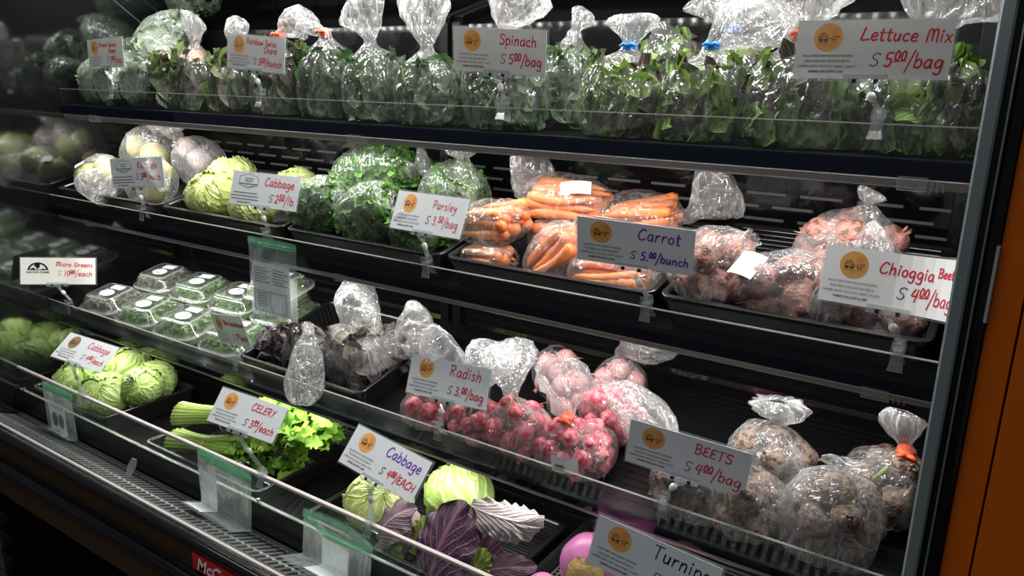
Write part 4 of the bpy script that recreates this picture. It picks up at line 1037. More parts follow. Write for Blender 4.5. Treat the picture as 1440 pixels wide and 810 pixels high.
sg('celery', 'price card reading Celery on the front rail', 'd', (-1.339, .970, -.716, 6, -38, 2), 'CELERY', '3^99|/each', wsize=.0165, psize=.020, pos_p=(.020, -.024), clipX=-1.335)
sg('pcabbage', 'price card reading Cabbage in purple pen above the purple cabbage', 'd', (-.928, .966, -.701, 0, -39, 6), 'Cabbage', '4^00|/EACH', ink='purple_ink', price_ink='red_ink', wsize=.0195, psize=.0175, pos_p=(.020, -.022), clipX=-1.00)
sg('radish', 'price card reading Radish among the radish bags', '3', (-.904, 1.129, -.584, 0, -21, -3), 'Radish', '3.^00|/bag', wsize=.0215, psize=.019, pos_p=(.022, -.024), clipX=-.915)
sg('beets', 'price card reading Beets in red capitals on the lower shelf', '3', (-.392, 1.112, -.588, 8, 3, 5), 'BEETS', '4^00|/bag', wsize=.0175, psize=.021, pos_p=(.016, -.024), clipX=-.425)
sg('turnip', 'price card reading Turnips, cut by the bottom edge of the photo', 'd', (-.378, .962, -.700, 3, -14, 6), 'Turnips', '3^00|/bag', ink='black_ink', wsize=.0215, psize=.019, pos_p=(.022, -.024), clipX=-.36)

# ------------------------------------------------------------------ top shelf bags
SP = leaf_fill('spinach', .050, .034, 170, upright=.2)
LE = leaf_fill('lettuce', .062, .034, 170, jag=.22, upright=.45)
SG = leaf_fill('sprout_leaf', .055, .036, 150, upright=.3)
CH = leaf_fill('chard', .080, .050, 110, upright=.5)
bg_ = 'bags of greens on the top shelf'
def tb(label, x, s, w, d, h, content, seed, rz=0, **k):
    return bag('greens_bag', label, SM('t', x, s, .0005 + k.pop('lift', 0), rz), w * .93, d, h, content, seed, cat='bag of greens', group=bg_, film=k.pop('film', 'film_leaf'), ymin=.007 - s, **k)
tb('green bag of brussel sprout greens lying left behind the sign, lower row far left', -2.375, .075, .14, .11, .15, SG, 11, film='film_green', rot=(0, 1.25, 0), profile='pillow')
tb('bag of brussel sprout greens slumped in front, below its sign', -2.27, .055, .13, .10, .15, SG, 12, film='film_green', rot=(-.1, -.75, 0), profile='pillow')
tb('bag of brussel sprout greens lying beside the first chard bag', -2.125, .055, .13, .10, .16, SG, 13, film='film_green', rot=(0, 1.2, 0), profile='pillow')
tb('bag of brussel sprout greens standing behind at far left', -2.385, .19, .15, .12, .19, SG, 14, film='film_green', rot=(0, .35, 0), profile='pillow')
tb('bag of brussel sprout greens right of its sign, upper row', -2.215, .17, .15, .12, .17, SG, 15, film='film_green', rot=(0, -.9, 0), profile='pillow', lift=.055)
tb('highest bag of brussel sprout greens, lying across the back', -2.325, .265, .15, .13, .29, SG, 16, film='film_green', rot=(0, 1.2, 0), profile='pillow', lift=.10)
cs = ('orange_stem', 13, .55, 1.16, .0085)
CH2 = leaf_fill('chard', .080, .050, 100, upright=.5, stem=cs)
CH3 = leaf_fill('chard', .080, .050, 100, upright=.5, stem=('red_stem', 12, .55, 1.16, .008))
tb('first chard bag from the left, orange stems showing at its top', -2.055, .085, .12, .10, .155, CH2, 21, plume=(-.3, 0, 1, .03, .05))
tb('second chard bag, with pink stems and a tall clear plume', -1.945, .095, .135, .11, .165, CH3, 22, film='film_leaf', plume=(.05, 0, 1, .085, .075))
tb('chard bag standing behind the Rainbow Swiss Chard card', -1.765, .085, .15, .12, .155, CH3, 23, plume=(-.1, 0, 1, .075, .07))
tb('chard bag with an orange tie, tallest beside the Rainbow Swiss Chard card', -1.605, .10, .16, .12, .185, CH2, 24, tie='tie_red', plume=(.75, -.2, .25, .13, .07))
tb('first spinach bag from the left, tied in orange', -1.432, .095, .145, .12, .185, SP, 31, tie='tie_red', plume=(-.8, -.1, .25, .06, .05))
tb('second spinach bag from the left, with a twisted clear top', -1.255, .075, .15, .12, .165, SP, 32, film='film_leaf', plume=(-.15, 0, 1, .105, .115))
tb('third spinach bag from the left, left of the Spinach card', -1.090, .07, .16, .12, .155, SP, 33, plume=(-.10, 0, 1, .12, .11), film='film_leaf')
tb('spinach bag directly behind the Spinach card, tied in orange', -.900, .075, .18, .13, .175, SP, 34, tie='tie_red', plume=(.35, 0, 1, .10, .13))
tb('spinach bag half hidden at the right of the Spinach card', -.835, .215, .13, .12, .185, SP, 35, plume=(.5, 0, 1, .05, .05))
tb('first lettuce mix bag from the left, with a small blue tie', -.637, .075, .165, .13, .145, LE, 41, tie='tie_blue', plume=(.1, .1, 1, .065, .085), film='film_leaf')
tb('lettuce mix bag lying behind the first one', -.610, .235, .13, .11, .16, LE, 42, rot=(0, -.5, 0), lift=.03)
tb('second lettuce mix bag from the left, with a bright blue tie', -.490, .085, .165, .13, .150, LE, 43, tie='tie_blue', plume=(.8, .15, .5, .16, .14), film='film_leaf')
tb('lettuce mix bag at the back, its wide clear top tied in blue', -.500, .255, .15, .12, .185, LE, 44, tie='tie_blue', plume=(-.1, -.1, 1, .075, .15), film='film_leaf')
tb('widest lettuce mix bag, left of the Lettuce Mix card', -.325, .09, .20, .15, .165, LE, 45, tie='tie_red', plume=(.05, 0, 1, .10, .16), film='film_leaf')
tb('rightmost lettuce mix bag, behind the Lettuce Mix card by the end frame', -.155, .095, .205, .15, .160, LE, 46, plume=(.30, .1, 1, .12, .17), film='film_leaf')

# ------------------------------------------------------------------ middle shelf
def sbag(name, label, sh, x, s, w, d, h, content, seed, rz=0, lift=.0065, group=None, **k):
    return bag(name, label, SM(sh, x, s, lift, rz), w, d, h, content, seed, group=group, ymin=(.029 if lift > .004 else .007) - s, **k)
KG, KP = root_fill('kohlrabi', .046, 3, 'kohlrabi'), root_fill('kohl_purple', .042, 3, 'kohlrabi')
kg = 'kohlrabi bags'
sbag('kohlrabi_bag', 'bag of pale kohlrabi at the left front, its clear tail hanging over the tray', '2', -2.31, .085, .12, .11, .17, KG, 51, rot=(0, 1.3, 0), profile='pillow', plume=(.2, -1, -.35, .12, .10), group=kg, amount=4, paper=(.3, 3.5, .035, .03, False))
sbag('kohlrabi_bag', 'bag of yellow-green kohlrabi under the right half of the Kohlrabi card', '2', -2.075, .10, .13, .12, .15, KG, 52, rot=(0, 1.2, 0), profile='pillow', plume=(.6, -.6, .1, .09, .08), group=kg, amount=4)
sbag('kohlrabi_bag', 'bag of kohlrabi behind the Kohlrabi card with crinkled clear top', '2', -2.29, .235, .16, .13, .20, KG, 53, rot=(0, .9, 0), film='film_white', profile='pillow', plume=(.5, 0, .9, .12, .15), group=kg, amount=3)
sbag('kohlrabi_bag', 'bag of pinkish kohlrabi behind the pale cabbages', '2', -2.07, .255, .13, .12, .16, KP, 54, rot=(0, -.9, 0), film='film_white', profile='pillow', plume=(-.3, 0, 1, .09, .10), group=kg, amount=4)

def cabbage(name, label, X, r, seed, mname='cabbage', wraps=6, group=None, squash=.9, ruffle=.004, cat='cabbage', roll=(0, 0, 0)):
    rng = random.Random(seed)
    root = thing(name, label, cat, X, group)
    E = Euler(roll).to_matrix()
    c = Vector((0, 0, r * squash))
    def surf(u, v, k):
        # u round the head, v from stem end (0) to crown (1)
        a = u * 2 * PI; t = PI * (1 - v)
        q = Vector((math.sin(t) * math.cos(a), math.sin(t) * math.sin(a), math.cos(t)))
        lobe = 0.05 * noise.noise(q * 1.7 + Vector((seed, 0, 0)))
        ves = 0.018 * abs(math.sin(a * 6 + 3 * noise.noise(q * 2 + Vector((0, seed, 0))))) * math.sin(t)
        wr = 0.014 * noise.noise(q * 7 + Vector((seed, 2, 0)))
        return E @ (q * (r * k * (1 + lobe + ves + wr)))
    def put(p): return Vector((p.x, p.y, p.z * squash)) + c
    mb = MB(); sheet(mb, lambda u, v: put(surf(u, v, .965)), 40, 24); mb.build('head', M[mname], root, True)
    for i in range(wraps):
        a0 = i / wraps + rng.uniform(-.05, .05); sp = rng.uniform(.38, .55); top = rng.uniform(.72, .98); kk = 1.0 + .013 * i
        mb = MB()
        def fn(u, v, a0=a0, sp=sp, top=top, kk=kk, i=i):
            vv = v * top
            wv = sp * (0.55 + .45 * math.sin(PI * min(1, .1 + v * .78)))
            x = (u - .5) * wv
            e = max(abs(u - .5) * 2, v) ** 5
            lift = kk + e * (.035 + .05 * noise.noise(Vector((u * 3 + i, v * 3, seed)))) + e * ruffle / r * math.sin(u * 40 + v * 25)
            lim = 1 - (abs(u - .5) * 2) ** 2 * .22
            return put(surf(a0 + x, vv * lim, lift) )
        sheet(mb, fn, 22, 20)
        mb.build('outer_leaf', M[mname], root, True)
    return root
cg = 'pale cabbages in the middle shelf tray'
def cab2(label, x, s, r, seed, h=.0135, **k): return cabbage('cabbage', label, SM('2', x, s + .006, h), r, seed, 'cabbage_yellow', group=cg, **k)
cab2('pale cabbage at the left front of its tray, left of the Cabbage price card', -1.795, .09, .066, 61, roll=(.5, .4, 0))
cab2('pale cabbage at the back left of the tray, highest of the four', -1.865, .205, .066, 62, roll=(-.4, .2, 1))
cab2('pale cabbage lowest at the front, below the Cabbage price card', -1.620, .080, .056, 63, roll=(.8, -.5, 0))
cab2('pale cabbage peeking out at the right edge of the Cabbage price card', -1.600, .205, .060, 64, roll=(.2, -.8, 2))

PA = leaf_fill('parsley', .036, .028, 260, jag=.35, upright=.3, stem=('stem_green', 14, .05, .7, .0022))
pg = 'parsley bags'
sbag('parsley_bag', 'largest parsley bag, lying across the back of the tray with bright leaves showing', '2', -1.325, .245, .17, .13, .26, PA, 71, rot=(0, 1.35, 0), film='film_leaf', profile='pillow', plume=(.8, 0, .4, .05, .07), group=pg, amount=420)
sbag('parsley_bag', 'parsley bag at the left front of the tray', '2', -1.370, .090, .135, .11, .17, PA, 72, rot=(0, 1.25, 0), film='film', profile='pillow', group=pg, amount=320)
sbag('parsley_bag', 'parsley bag at the middle front, left of the Parsley card', '2', -1.205, .085, .14, .11, .15, PA, 73, rot=(0, 1.0, .2), film='film', profile='pillow', group=pg, amount=300)
sbag('parsley_bag', 'parsley bag with a peaked top behind the Parsley card', '2', -1.085, .230, .16, .13, .165, PA, 74, rot=(0, .35, 0), film='film', plume=(-.2, 0, 1, .04, .08), group=pg, amount=300)
sbag('parsley_bag', 'parsley bag beneath the Parsley card at the tray front', '2', -1.050, .075, .12, .10, .13, PA, 75, rot=(0, 1.2, 0), film='film_leaf', profile='pillow', group=pg, amount=220)

CF = carrot_fill(16)
xg = 'carrot bags'
def carb(label, x, s, w, d, h, seed, rz=0, lift=.007, roll=1.5, **k):
    return sbag('carrot_bag', label, '2', x, s, w, d, h, k.pop('content', CF), seed, rz, lift, xg, rot=(0, roll, 0), profile='pillow', film=k.pop('film', 'film_tight'), lump=.05, **k)
carb('carrot bag on top of the pile with a white label', -.80, .235, .085, .11, .19, 81, .15, .066, -1.5, plume=(.4, .8, 1, .10, .10), paper=(.45, 5.7, .062, .028, False), amount=21)
carb('carrot bag in the upper left of the pile', -.885, .120, .085, .11, .165, 82, -.2, .045, 1.4, amount=19)
carb('carrot bag lying flat at the bottom left front corner of the tray', -.875, .068, .055, .075, .13, 83, -.1, .007, 1.55, amount=10)
carb('carrot bag standing on end at the middle front', -.735, .085, .08, .09, .13, 84, .5, .007, .9, amount=13, film='film')
carb('carrot bag at the right front, under the Carrot card', -.600, .070, .075, .095, .165, 85, .05, .007, 1.5, amount=18, film='film')
carb('carrot bag at the back right, its clear tail raised', -.625, .265, .085, .11, .175, 86, .1, .040, 1.4, plume=(.75, .1, .9, .11, .10), amount=21)
carb('carrot bag buried in the middle under the labelled one', -.765, .200, .07, .11, .17, 87, .1, .007, 1.5, amount=15)
carb('carrot bag lying at the back beneath the raised one', -.615, .270, .05, .11, .17, 88, .1, .0, 1.5, amount=12)

CB = root_fill('chioggia', .030, 14, 'beet', tops=('red_stem', 6, .45, .95, .0035))
hg = 'chioggia beet bags'
sbag('chioggia_bag', 'chioggia beet bag at the left of the tray, cone shaped towards the right', '2', -.425, .100, .13, .12, .16, CB, 91, rot=(0, .75, 0), profile='root', group=hg, film='film', amount=20)
sbag('chioggia_bag', 'chioggia beet bag in the middle front with white label and clear knot', '2', -.262, .082, .115, .12, .19, CB, 92, rot=(0, 1.45, 0), profile='pillow', plume=(-.2, .6, .9, .12, .09), group=hg, film='film', paper=(.30, 3.6, .045, .05, False), amount=22)
sbag('chioggia_bag', 'chioggia beet bag at the back right, left of the curling card', '2', -.235, .215, .17, .13, .155, CB, 93, rot=(0, .15, 0), profile='leaf', plume=(0, 0, 1, .03, .04), group=hg, film='film_white', amount=20)
sbag('chioggia_bag', 'limp clear bag tip poking out beneath the curling card', '2', -.150, .075, .075, .07, .10, CB, 94, rot=(0, -1.3, 0), profile='pillow', plume=(-.6, -.3, .6, .06, .06), group=hg, film='film', amount=4)

# ------------------------------------------------------------------ lower shelf
def clamshell(label, x, s, rz, lift, seed, red=False, w=.178, d=.152, h=.070, stickers=True):
    root = thing('clamshell', label, 'plastic box', SM('3', x, s, lift + .0008, rz), 'clamshells of micro greens')
    rng = random.Random(seed)
    def loop(e, z, r=.044, n=7, k=1.0):
        W, D = w / 2 - e, d / 2 - e; rr = max(.004, r - e); out = []
        for cx, cy, a0 in ((W - rr, D - rr, 0), (-W + rr, D - rr, 90), (-W + rr, -D + rr, 180), (W - rr, -D + rr, 270)):
            for i in range(n + 1):
                a = math.radians(a0 + 90 * i / n); f = 1 + (k - 1) * (i % 2)
                out.append((cx * f + rr * math.cos(a), cy * f + rr * math.sin(a), z))
        return out
    b = MB(); b.rings([loop(.024, .0), loop(.018, .004), loop(.010, h * .42), loop(.004, h * .46), loop(0, h * .46), loop(0, h * .50), loop(.006, h * .50)], cap0=True)
    for i in range(12):                                        # moulded ribs of the base
        for sy in (-1, 1):
            xx = -w / 2 + .04 + i * (w - .08) / 11
            b.add([(xx - .002, sy * (d / 2 - .0175), .005), (xx + .002, sy * (d / 2 - .0175), .005), (xx + .002, sy * (d / 2 - .0092), h * .42), (xx - .002, sy * (d / 2 - .0092), h * .42)], [(0, 1, 2, 3)])
    b.build('base', M['clam'], root, True)
    b = MB(); b.rings([loop(0.001, h * .51), loop(0.001, h * .55), loop(.007, h * .55), loop(.010, h * .60), loop(.018, h * .84), loop(.024, h * .93), loop(.028, h * .95), loop(.032, h), loop(.045, h * 1.0)], cap1=True)
    b.build('lid', M['clam'], root, True)
    b = MB(); b.rings([loop(-.001, h * .47), loop(-.001, h * .545), loop(.0045, h * .55), loop(.0045, h * .47), loop(-.001, h * .47)]); b.rings([loop(.0275, h * .96), loop(.0275, h * .985), loop(.0315, h * 1.006), loop(.034, h * 1.006)]); b.build('rim', M['clam_edge'], root, True)
    b = MB()
    for _ in range(320):
        x_, y_ = rng.uniform(-1, 1) * (w / 2 - .026), rng.uniform(-1, 1) * (d / 2 - .026)
        z_ = h * rng.uniform(.42, .86)
        leaf(b, Vector((x_, y_, z_)), Vector((rng.uniform(-.7, .7), rng.uniform(-.7, .7), 1)), Vector((rng.uniform(-1, 1), rng.uniform(-1, 1), rng.uniform(-.3, .5))), rng.uniform(.014, .030), rng.uniform(.006, .013), rng, .5, nu=2, nv=3)
    b.rings([loop(.026, .006), loop(.024, h * .36), loop(.05, h * .60)], cap1=True)
    b.build('micro_greens', M['micro_red' if red else 'micro'], root, True)
    if stickers:
        a = rng.uniform(-.1, .1)
        b = MB(); b.box((-.026, -.011, 0), (.026, .011, .0006), X=Matrix.Translation((.006, .026, h + .0009)) @ Matrix.Rotation(a + .1, 4, 'Z')); b.build('paper_label', M['paper'], root)
        b = MB(); b.add([(.030 * math.cos(2 * PI * i / 28), .0185 * math.sin(2 * PI * i / 28), 0) for i in range(28)], [tuple(range(28))], X=Matrix.Translation((.004, -.010, h + .0012)) @ Matrix.Rotation(a, 4, 'Z'))
        ov = b.build('oval_label', M['paper'], root)
        b = MB()
        for r0, a1 in ((.013, 300), (.008, 260)):
            ribbon(b, [(r0 * 1.3 * math.cos(math.radians(q + seed * 40)), r0 * .75 * math.sin(math.radians(q + seed * 40))) for q in range(0, a1, 40)], .0016, lambda u, v, l: Vector((.004 + u, -.010 + v, h + .0016)))
        b.build('swirl_print', M['purple_ink'], ov)
    return root
clamshell('clamshell of micro greens nearest the mirror end, reddish inside', -2.285, .088, .06, .0, 1, True)
clamshell('clamshell of micro greens at the back left, dark and reddish', -2.262, .256, .03, .0, 2, True)
clamshell('clamshell of green micro greens at the back, right of the dark one', -2.068, .256, .03, .0, 3)
clamshell('second clamshell of the front row, bright shoots inside', -2.090, .088, .05, .0, 4)
clamshell('third clamshell of the front row, with two labels', -1.897, .088, .04, .0, 5)
clamshell('clamshell behind the bibb card, left of the stacked one', -1.876, .256, .03, .0, 6)
clamshell('clamshell of micro greens lying under another, right end of the back row', -1.684, .256, .03, .0, 7, stickers=False)
clamshell('clamshell of micro greens on top of another, under the hanging zip bag', -1.684, .256, .04, .0725, 8)
clamshell('clamshell nearest the tray at the front, half behind the bibb card', -1.690, .088, .03, .0, 9)

PL = leaf_fill('purple_leaf', .060, .050, 90, jag=.2, upright=.3)
pgp = 'bags of purple-leaved heads'
sbag('leaf_head_bag', 'small bag of purple leaves at the left edge of the tray', '3', -1.500, .095, .09, .08, .10, PL, 101, rot=(0, 1.2, 0), profile='pillow', group=pgp, film='film')
sbag('leaf_head_bag', 'limp clear bag drooping over the front of the tray of purple leaves', '3', -1.395, .085, .10, .09, .13, PL, 102, rot=(0, .5, 0), profile='pillow', plume=(.80, -1, -.62, .21, .075), group=pgp, film='film_green', plume_film='film', amount=40)
sbag('leaf_head_bag', 'large crumpled clear bag of purple leaves in the tray, pale ribs showing', '3', -1.255, .120, .17, .14, .13, PL, 103, rot=(0, -.2, 0), profile='leaf', plume=(.25, .6, .45, .085, .20), group=pgp, film='film_white', plume_film='film')
sbag('leaf_head_bag', 'crumpled empty plastic of a leaf bag spreading to the right of the tray', '3', -1.215, .185, .12, .11, .10, PL, 104, rot=(0, .6, 0), profile='leaf', plume=(.9, -.2, .25, .09, .15), group=pgp, film='film_white', amount=30)

RA = root_fill('radish', .0185, 24, 'radish', tops=('stem_green', 6, .5, 1.0, .003))
RP = root_fill('radish_pale', .021, 16, 'radish')
rg = 'radish bags'
sbag('radish_bag', 'first radish bag from the left, at the fence below the Radish card', '3', -1.000, .050, .095, .085, .095, RA, 111, group=rg, lift=.0005, profile='root', film='film', plume=(.40, .6, 1, .125, .105), amount=20)
sbag('radish_bag', 'second radish bag from the left, under the right half of the Radish card', '3', -.870, .060, .115, .095, .110, RA, 112, group=rg, lift=.0005, profile='root', film='film', plume=(.10, .8, .7, .11, .105), amount=24)
sbag('radish_bag', 'radish bag with green stems showing, right of the Radish card', '3', -.765, .065, .13, .10, .125, RA, 113, group=rg, lift=.0005, profile='root', film='film_white', plume=(-.5, .8, .45, .11, .10), amount=24)
sbag('radish_bag', 'round radish bag at the front with orange tie and barcode label', '3', -.640, .072, .155, .12, .105, RA, 114, group=rg, lift=.0005, profile='root', film='film', tie='tie_red', plume=(-.05, .3, 1, .125, .10), amount=26, paper=(.56, 5.0, .052, .036, True))
sbag('radish_bag', 'radish bag behind the barcode one, its clear tail lying to the right', '3', -.610, .175, .12, .10, .125, RA, 115, group=rg, lift=.0005, rot=(0, -.25, 0), profile='pillow', film='film', plume=(1, -.45, -.05, .17, .075), amount=22)
sbag('radish_bag', 'pale pink radish bag furthest back, with a white label', '3', -.790, .265, .10, .09, .115, RP, 116, group=rg, lift=.0005, profile='pillow', film='film_tight', amount=16, paper=(.55, 4.9, .045, .022, False))
sbag('radish_bag', 'pale radish bag wedged at the back with a white tag', '3', -.715, .195, .09, .09, .120, RP, 117, group=rg, lift=.0005, profile='pillow', film='film_tight', amount=12, paper=(.62, 4.6, .028, .036, False))
sbag('radish_bag', 'radish bag at the back with a clear top spreading right under the shelf above', '3', -.655, .290, .11, .09, .13, RP, 118, group=rg, lift=.0005, profile='root', film='film', plume=(.85, 0, .5, .12, .10), amount=14)

BE = root_fill('beet', .0275, 14, 'beet', tops=('stem_green', 4, .5, 1.0, .004))
bgp = 'beet bags'
sbag('beet_bag', 'leftmost beet bag, under the left part of the Beets card', '3', -.405, .060, .12, .10, .125, BE, 121, group=bgp, lift=.0005, profile='leaf', film='film', amount=16)
sbag('beet_bag', 'beet bag at the fence under the right corner of the Beets card', '3', -.300, .055, .125, .10, .120, BE, 122, group=bgp, lift=.0005, profile='leaf', film='film', amount=17)
sbag('beet_bag', 'beet bag at the back with a white plume of plastic, right of the Beets card', '3', -.300, .170, .14, .11, .130, BE, 123, group=bgp, lift=.0005, profile='leaf', film='film_white', plume=(.25, 0, 1, .06, .09), amount=17)
sbag('beet_bag', 'large bulging beet bag at the front right of the lower shelf', '3', -.175, .070, .145, .12, .155, BE, 124, group=bgp, lift=.0005, profile='leaf', film='film_white', plume=(-.4, 0, 1, .025, .05), amount=20)
sbag('beet_bag', 'rightmost beet bag by the end frame, with an upright clear tail', '3', -.115, .185, .13, .11, .135, BE, 125, group=bgp, lift=.0005, rot=(0, .25, 0), profile='root', film='film', tie='tie_red', plume=(-.35, 0, 1, .085, .055), amount=16)

# ------------------------------------------------------------------ bottom deck
dg_ = 'round green cabbages in the deck tray'
def cabd(label, x, s, r, seed, h=.0165, **k): return cabbage('cabbage', label, SM('d', x, s, h), r, seed, 'cabbage', group=dg_, **k)
cabd('round green cabbage at the left of the tray, under the tilted Cabbage card', -2.330, .105, .070, 131, roll=(.3, .3, 0))
cabd('round green cabbage at the front middle, close behind the glass rail', -2.170, .090, .071, 132, roll=(.7, -.2, 1))
cabd('brightest round green cabbage at the back of the tray', -2.315, .245, .070, 133, roll=(-.5, .3, 0))
cabd('round green cabbage at the back right of the tray', -2.165, .240, .066, 134, roll=(-.3, -.4, 2))
cabd('round green cabbage resting higher on the right rim side', -2.098, .165, .060, 135, h=.045, roll=(.6, .9, 0))

def celery(label, X, seed, nst, ln, nleaf, spread=1.0):
    rng = random.Random(seed)
    root = thing('celery_bunch', label, 'celery', X, 'celery bunches')
    def stalk(i):
        a = 2 * PI * i / nst * 1.618; r0 = .034 * math.sqrt((i + .4) / nst)
        y0, z0 = r0 * math.cos(a), .030 + r0 * .8 * math.sin(a)
        b = MB(); R = []
        for k in range(13):
            t = k / 12
            x = -ln * .5 + ln * t * .62 + rng.uniform(-.0005, .0005)
            fl = 1.0 - .35 * math.sin(PI * min(1, t * 1.4)) + spread * .7 * max(0, t - .5)
            c = Vector((x, y0 * fl, max(.010, .028 + (z0 - .028) * fl + .02 * t)))
            wv = (.0155 - .006 * t) * (1.08 if k == 0 else 1); hv = .0085 - .003 * t
            o = Vector((0, math.cos(a), math.sin(a))); q = Vector((0, -math.sin(a), math.cos(a)))
            R.append([c + q * (wv * math.cos(p)) + o * (hv * math.sin(p) + (.35 * hv * math.cos(p * 9) if math.sin(p) > .1 else 0) - (.007 * (1 - math.cos(p) ** 2) if math.sin(p) < 0 else 0) * .4) for p in [2 * PI * j / 26 for j in range(26)]])
        b.rings(R, cap0=True, cap1=True)
        b.build('stalk', M['celery'], root, True)
    for i in range(nst): stalk(i)
    b = MB()
    for i in range(nleaf):
        t = rng.random(); x = ln * (.02 + .55 * t)
        rr = .022 + .075 * min(1, t * 1.6) * spread
        a = rng.random() * 2 * PI
        p = Vector((x, rr * math.cos(a) * rng.random() ** .5, max(.018, .055 + rr * .75 * math.sin(a) * rng.random() ** .5)))
        leaf(b, p, Vector((rng.uniform(-.6, .6), rng.uniform(-.9, .3), 1)), Vector((1, rng.uniform(-1.0, 1.0), rng.uniform(-.6, .6))), rng.uniform(.028, .055), rng.uniform(.022, .042), rng, .6, .38, 4, 9)
    b.v = [(x, y, max(z, .004)) for x, y, z in b.v]
    b.build('leaves', M['celery_leaf'], root, True)
    b = MB(); b.tube([(-.075, .036 * math.cos(q), .032 + .031 * math.sin(q)) for q in [2 * PI * k / 24 for k in range(25)]], .0022, 6); b.build('rubber_band', M['rubber'], root, True)
    return root
celery('upper celery bunch with bright leafy tops behind the Celery card', SM('d', -1.575, .160, .100, .42), 141, 13, .42, 230, 1.25)
celery('lower celery bunch behind the glass rail, cut ends to the left', SM('d', -1.620, .120, .0115, .22), 142, 9, .38, 80, .7)

# green and purple cabbages
cabbage('green_cabbage', 'yellow-green cabbage left of the purple cabbage, behind the rail', SM('d', -1.095, .125, .0165), .076, 151, 'cabbage_yellow', 5, squash=.85, roll=(.4, .5, 0))
cabbage('green_cabbage', 'bright green cabbage standing behind the big purple leaf', SM('d', -.955, .235, .0165), .074, 152, 'cabbage', 5, squash=1.0, roll=(-.2, 0, 1))
pc = thing('purple_cabbage', 'big dark purple cabbage with a broad veined leaf facing out', 'cabbage', SM('d', -.845, .090, .012))
def pleaf(mb, px, py, pz, n, d, ln, wd, cup, ruf, waves, seed, **k):
    frilled_leaf(mb, Vector((px, py, pz)), Vector(n), Vector(d), ln, wd, cup, ruf, waves, seed, **k)
b = MB(); R = []
for i in range(15):
    a = PI * i / 14; R.append([Vector((math.sin(a) * .058 * math.cos(q), math.sin(a) * .055 * math.sin(q) + .015, .072 + .062 * math.cos(a))) * 1.0 for q in [2 * PI * k / 24 for k in range(24)]])
b.rings(R); b.build('head', M['purple_cab'], pc, True)
b = MB(); pleaf(b, .000, -.052, .108, (-.12, -.86, .55), (.10, .42, .9), .175, .150, .22, .007, 9, 1.0); b.build('broad_leaf', M['purple_cab'], pc, True)
b = MB(); pleaf(b, -.012, -.040, .040, (-.15, -.95, -.1), (.25, .25, -.95), .11, .14, .25, .006, 8, 2.0); b.build('outer_leaf', M['mauve_cab'], pc, True)
b = MB(); pleaf(b, .055, .000, .090, (.75, -.5, .35), (.2, .4, .9), .12, .11, .3, .008, 9, 3.0); b.build('outer_leaf', M['purple_cab'], pc, True)
b = MB(); pleaf(b, .100, .035, .148, (.15, -.55, .80), (.97, .15, .10), .155, .080, -.35, .010, 13, 4.0, curl=.06, sag=-.22)
o = b.build('outer_leaf', M['lavender_cab'], pc, True); o['label'] = 'pale lavender leaf curling out to the right'
b = MB(); pleaf(b, .115, -.010, .070, (.2, -.75, .6), (.9, .25, .35), .13, .060, .2, .009, 12, 5.0); b.build('outer_leaf', M['mauve_cab'], pc, True)
b = MB(); pleaf(b, .070, -.035, .072, (.4, -.8, .4), (.35, .2, .9), .075, .060, .15, .012, 15, 6.0); b.build('curly_leaf', M['curly_green'], pc, True)
b = MB(); pleaf(b, -.075, -.030, .080, (-.2, -.9, .4), (-.1, .3, .95), .085, .065, .15, .011, 14, 7.0); b.build('curly_leaf', M['curly_green'], pc, True)
pc2 = thing('purple_cabbage', 'smaller mauve cabbage between the yellow-green one and the broad purple leaf', 'cabbage', SM('d', -.988, .082, .012))
b = MB(); R = []
for i in range(13):
    a = PI * i / 12; R.append([(math.sin(a) * .050 * math.cos(q), math.sin(a) * .046 * math.sin(q), .058 + .052 * math.cos(a)) for q in [2 * PI * k / 20 for k in range(20)]])
b.rings(R); b.build('head', M['mauve_cab'], pc2, True)
b = MB(); pleaf(b, -.004, -.030, .098, (-.25, -.68, .70), (.55, .4, .6), .105, .098, .3, .006, 8, 11.0); b.build('outer_leaf', M['mauve_cab'], pc2, True)
b = MB(); pleaf(b, -.010, -.046, .040, (-.2, -.95, .2), (.3, .2, -.9), .095, .095, .25, .007, 9, 12.0); b.build('curly_leaf', M['curly_green'], pc2, True)

def turnip(label, x, s, z, r, seed, rot, carved):
    root = thing('turnip', label, 'turnip', SM('d', x, s, z), 'turnips')
    E = Euler(rot).to_matrix(); c = Vector((0, 0, r))
    b = MB(); R = []
    n = 28
    prof = [(0.0, 1.0)] + [(math.sin(PI * i / 16), .88 * math.cos(PI * i / 16)) for i in range(1, 15)] + [(.12, -.96), (.05, -1.05), (.015, -1.10)]
    prof[0] = (.02, .86)
    for rr, zz in prof:
        R.append([c + E @ Vector((rr * math.cos(2 * PI * k / n), rr * math.sin(2 * PI * k / n), zz)) * (r * (1 + .03 * noise.noise(Vector((rr * math.cos(2 * PI * k / n) * 2, rr * math.sin(2 * PI * k / n) * 2, zz * 2 + seed))))) for k in range(n)])
    b.rings(R, cap0=True, cap1=True); b.build('root', M['turnip'], root, True)
    if carved:
        b = MB(); R = []
        for i in range(7):
            a = .62 * i / 6
            R.append([c + E @ Vector((math.sin(a) * 1.0 * math.cos(2 * PI * k / n), math.sin(a) * math.sin(2 * PI * k / n), .88 * math.cos(a) + .012)) * (r * 1.012) for k in range(n)])
        b.rings(R, cap0=True); b.build('rough_crown', M['turnip_tan'], root, True)
    else:
        b = MB()
        for k in range(5): b.tube([c + E @ Vector((.10 * math.cos(k * 1.3), .10 * math.sin(k * 1.3), .82)) * r, c + E @ Vector((.2 * math.cos(k * 1.3), .2 * math.sin(k * 1.3), 1.08)) * r], [.004, .003], 7)
        b.build('stem_stubs', M['stem_green'], root, True)
    return root
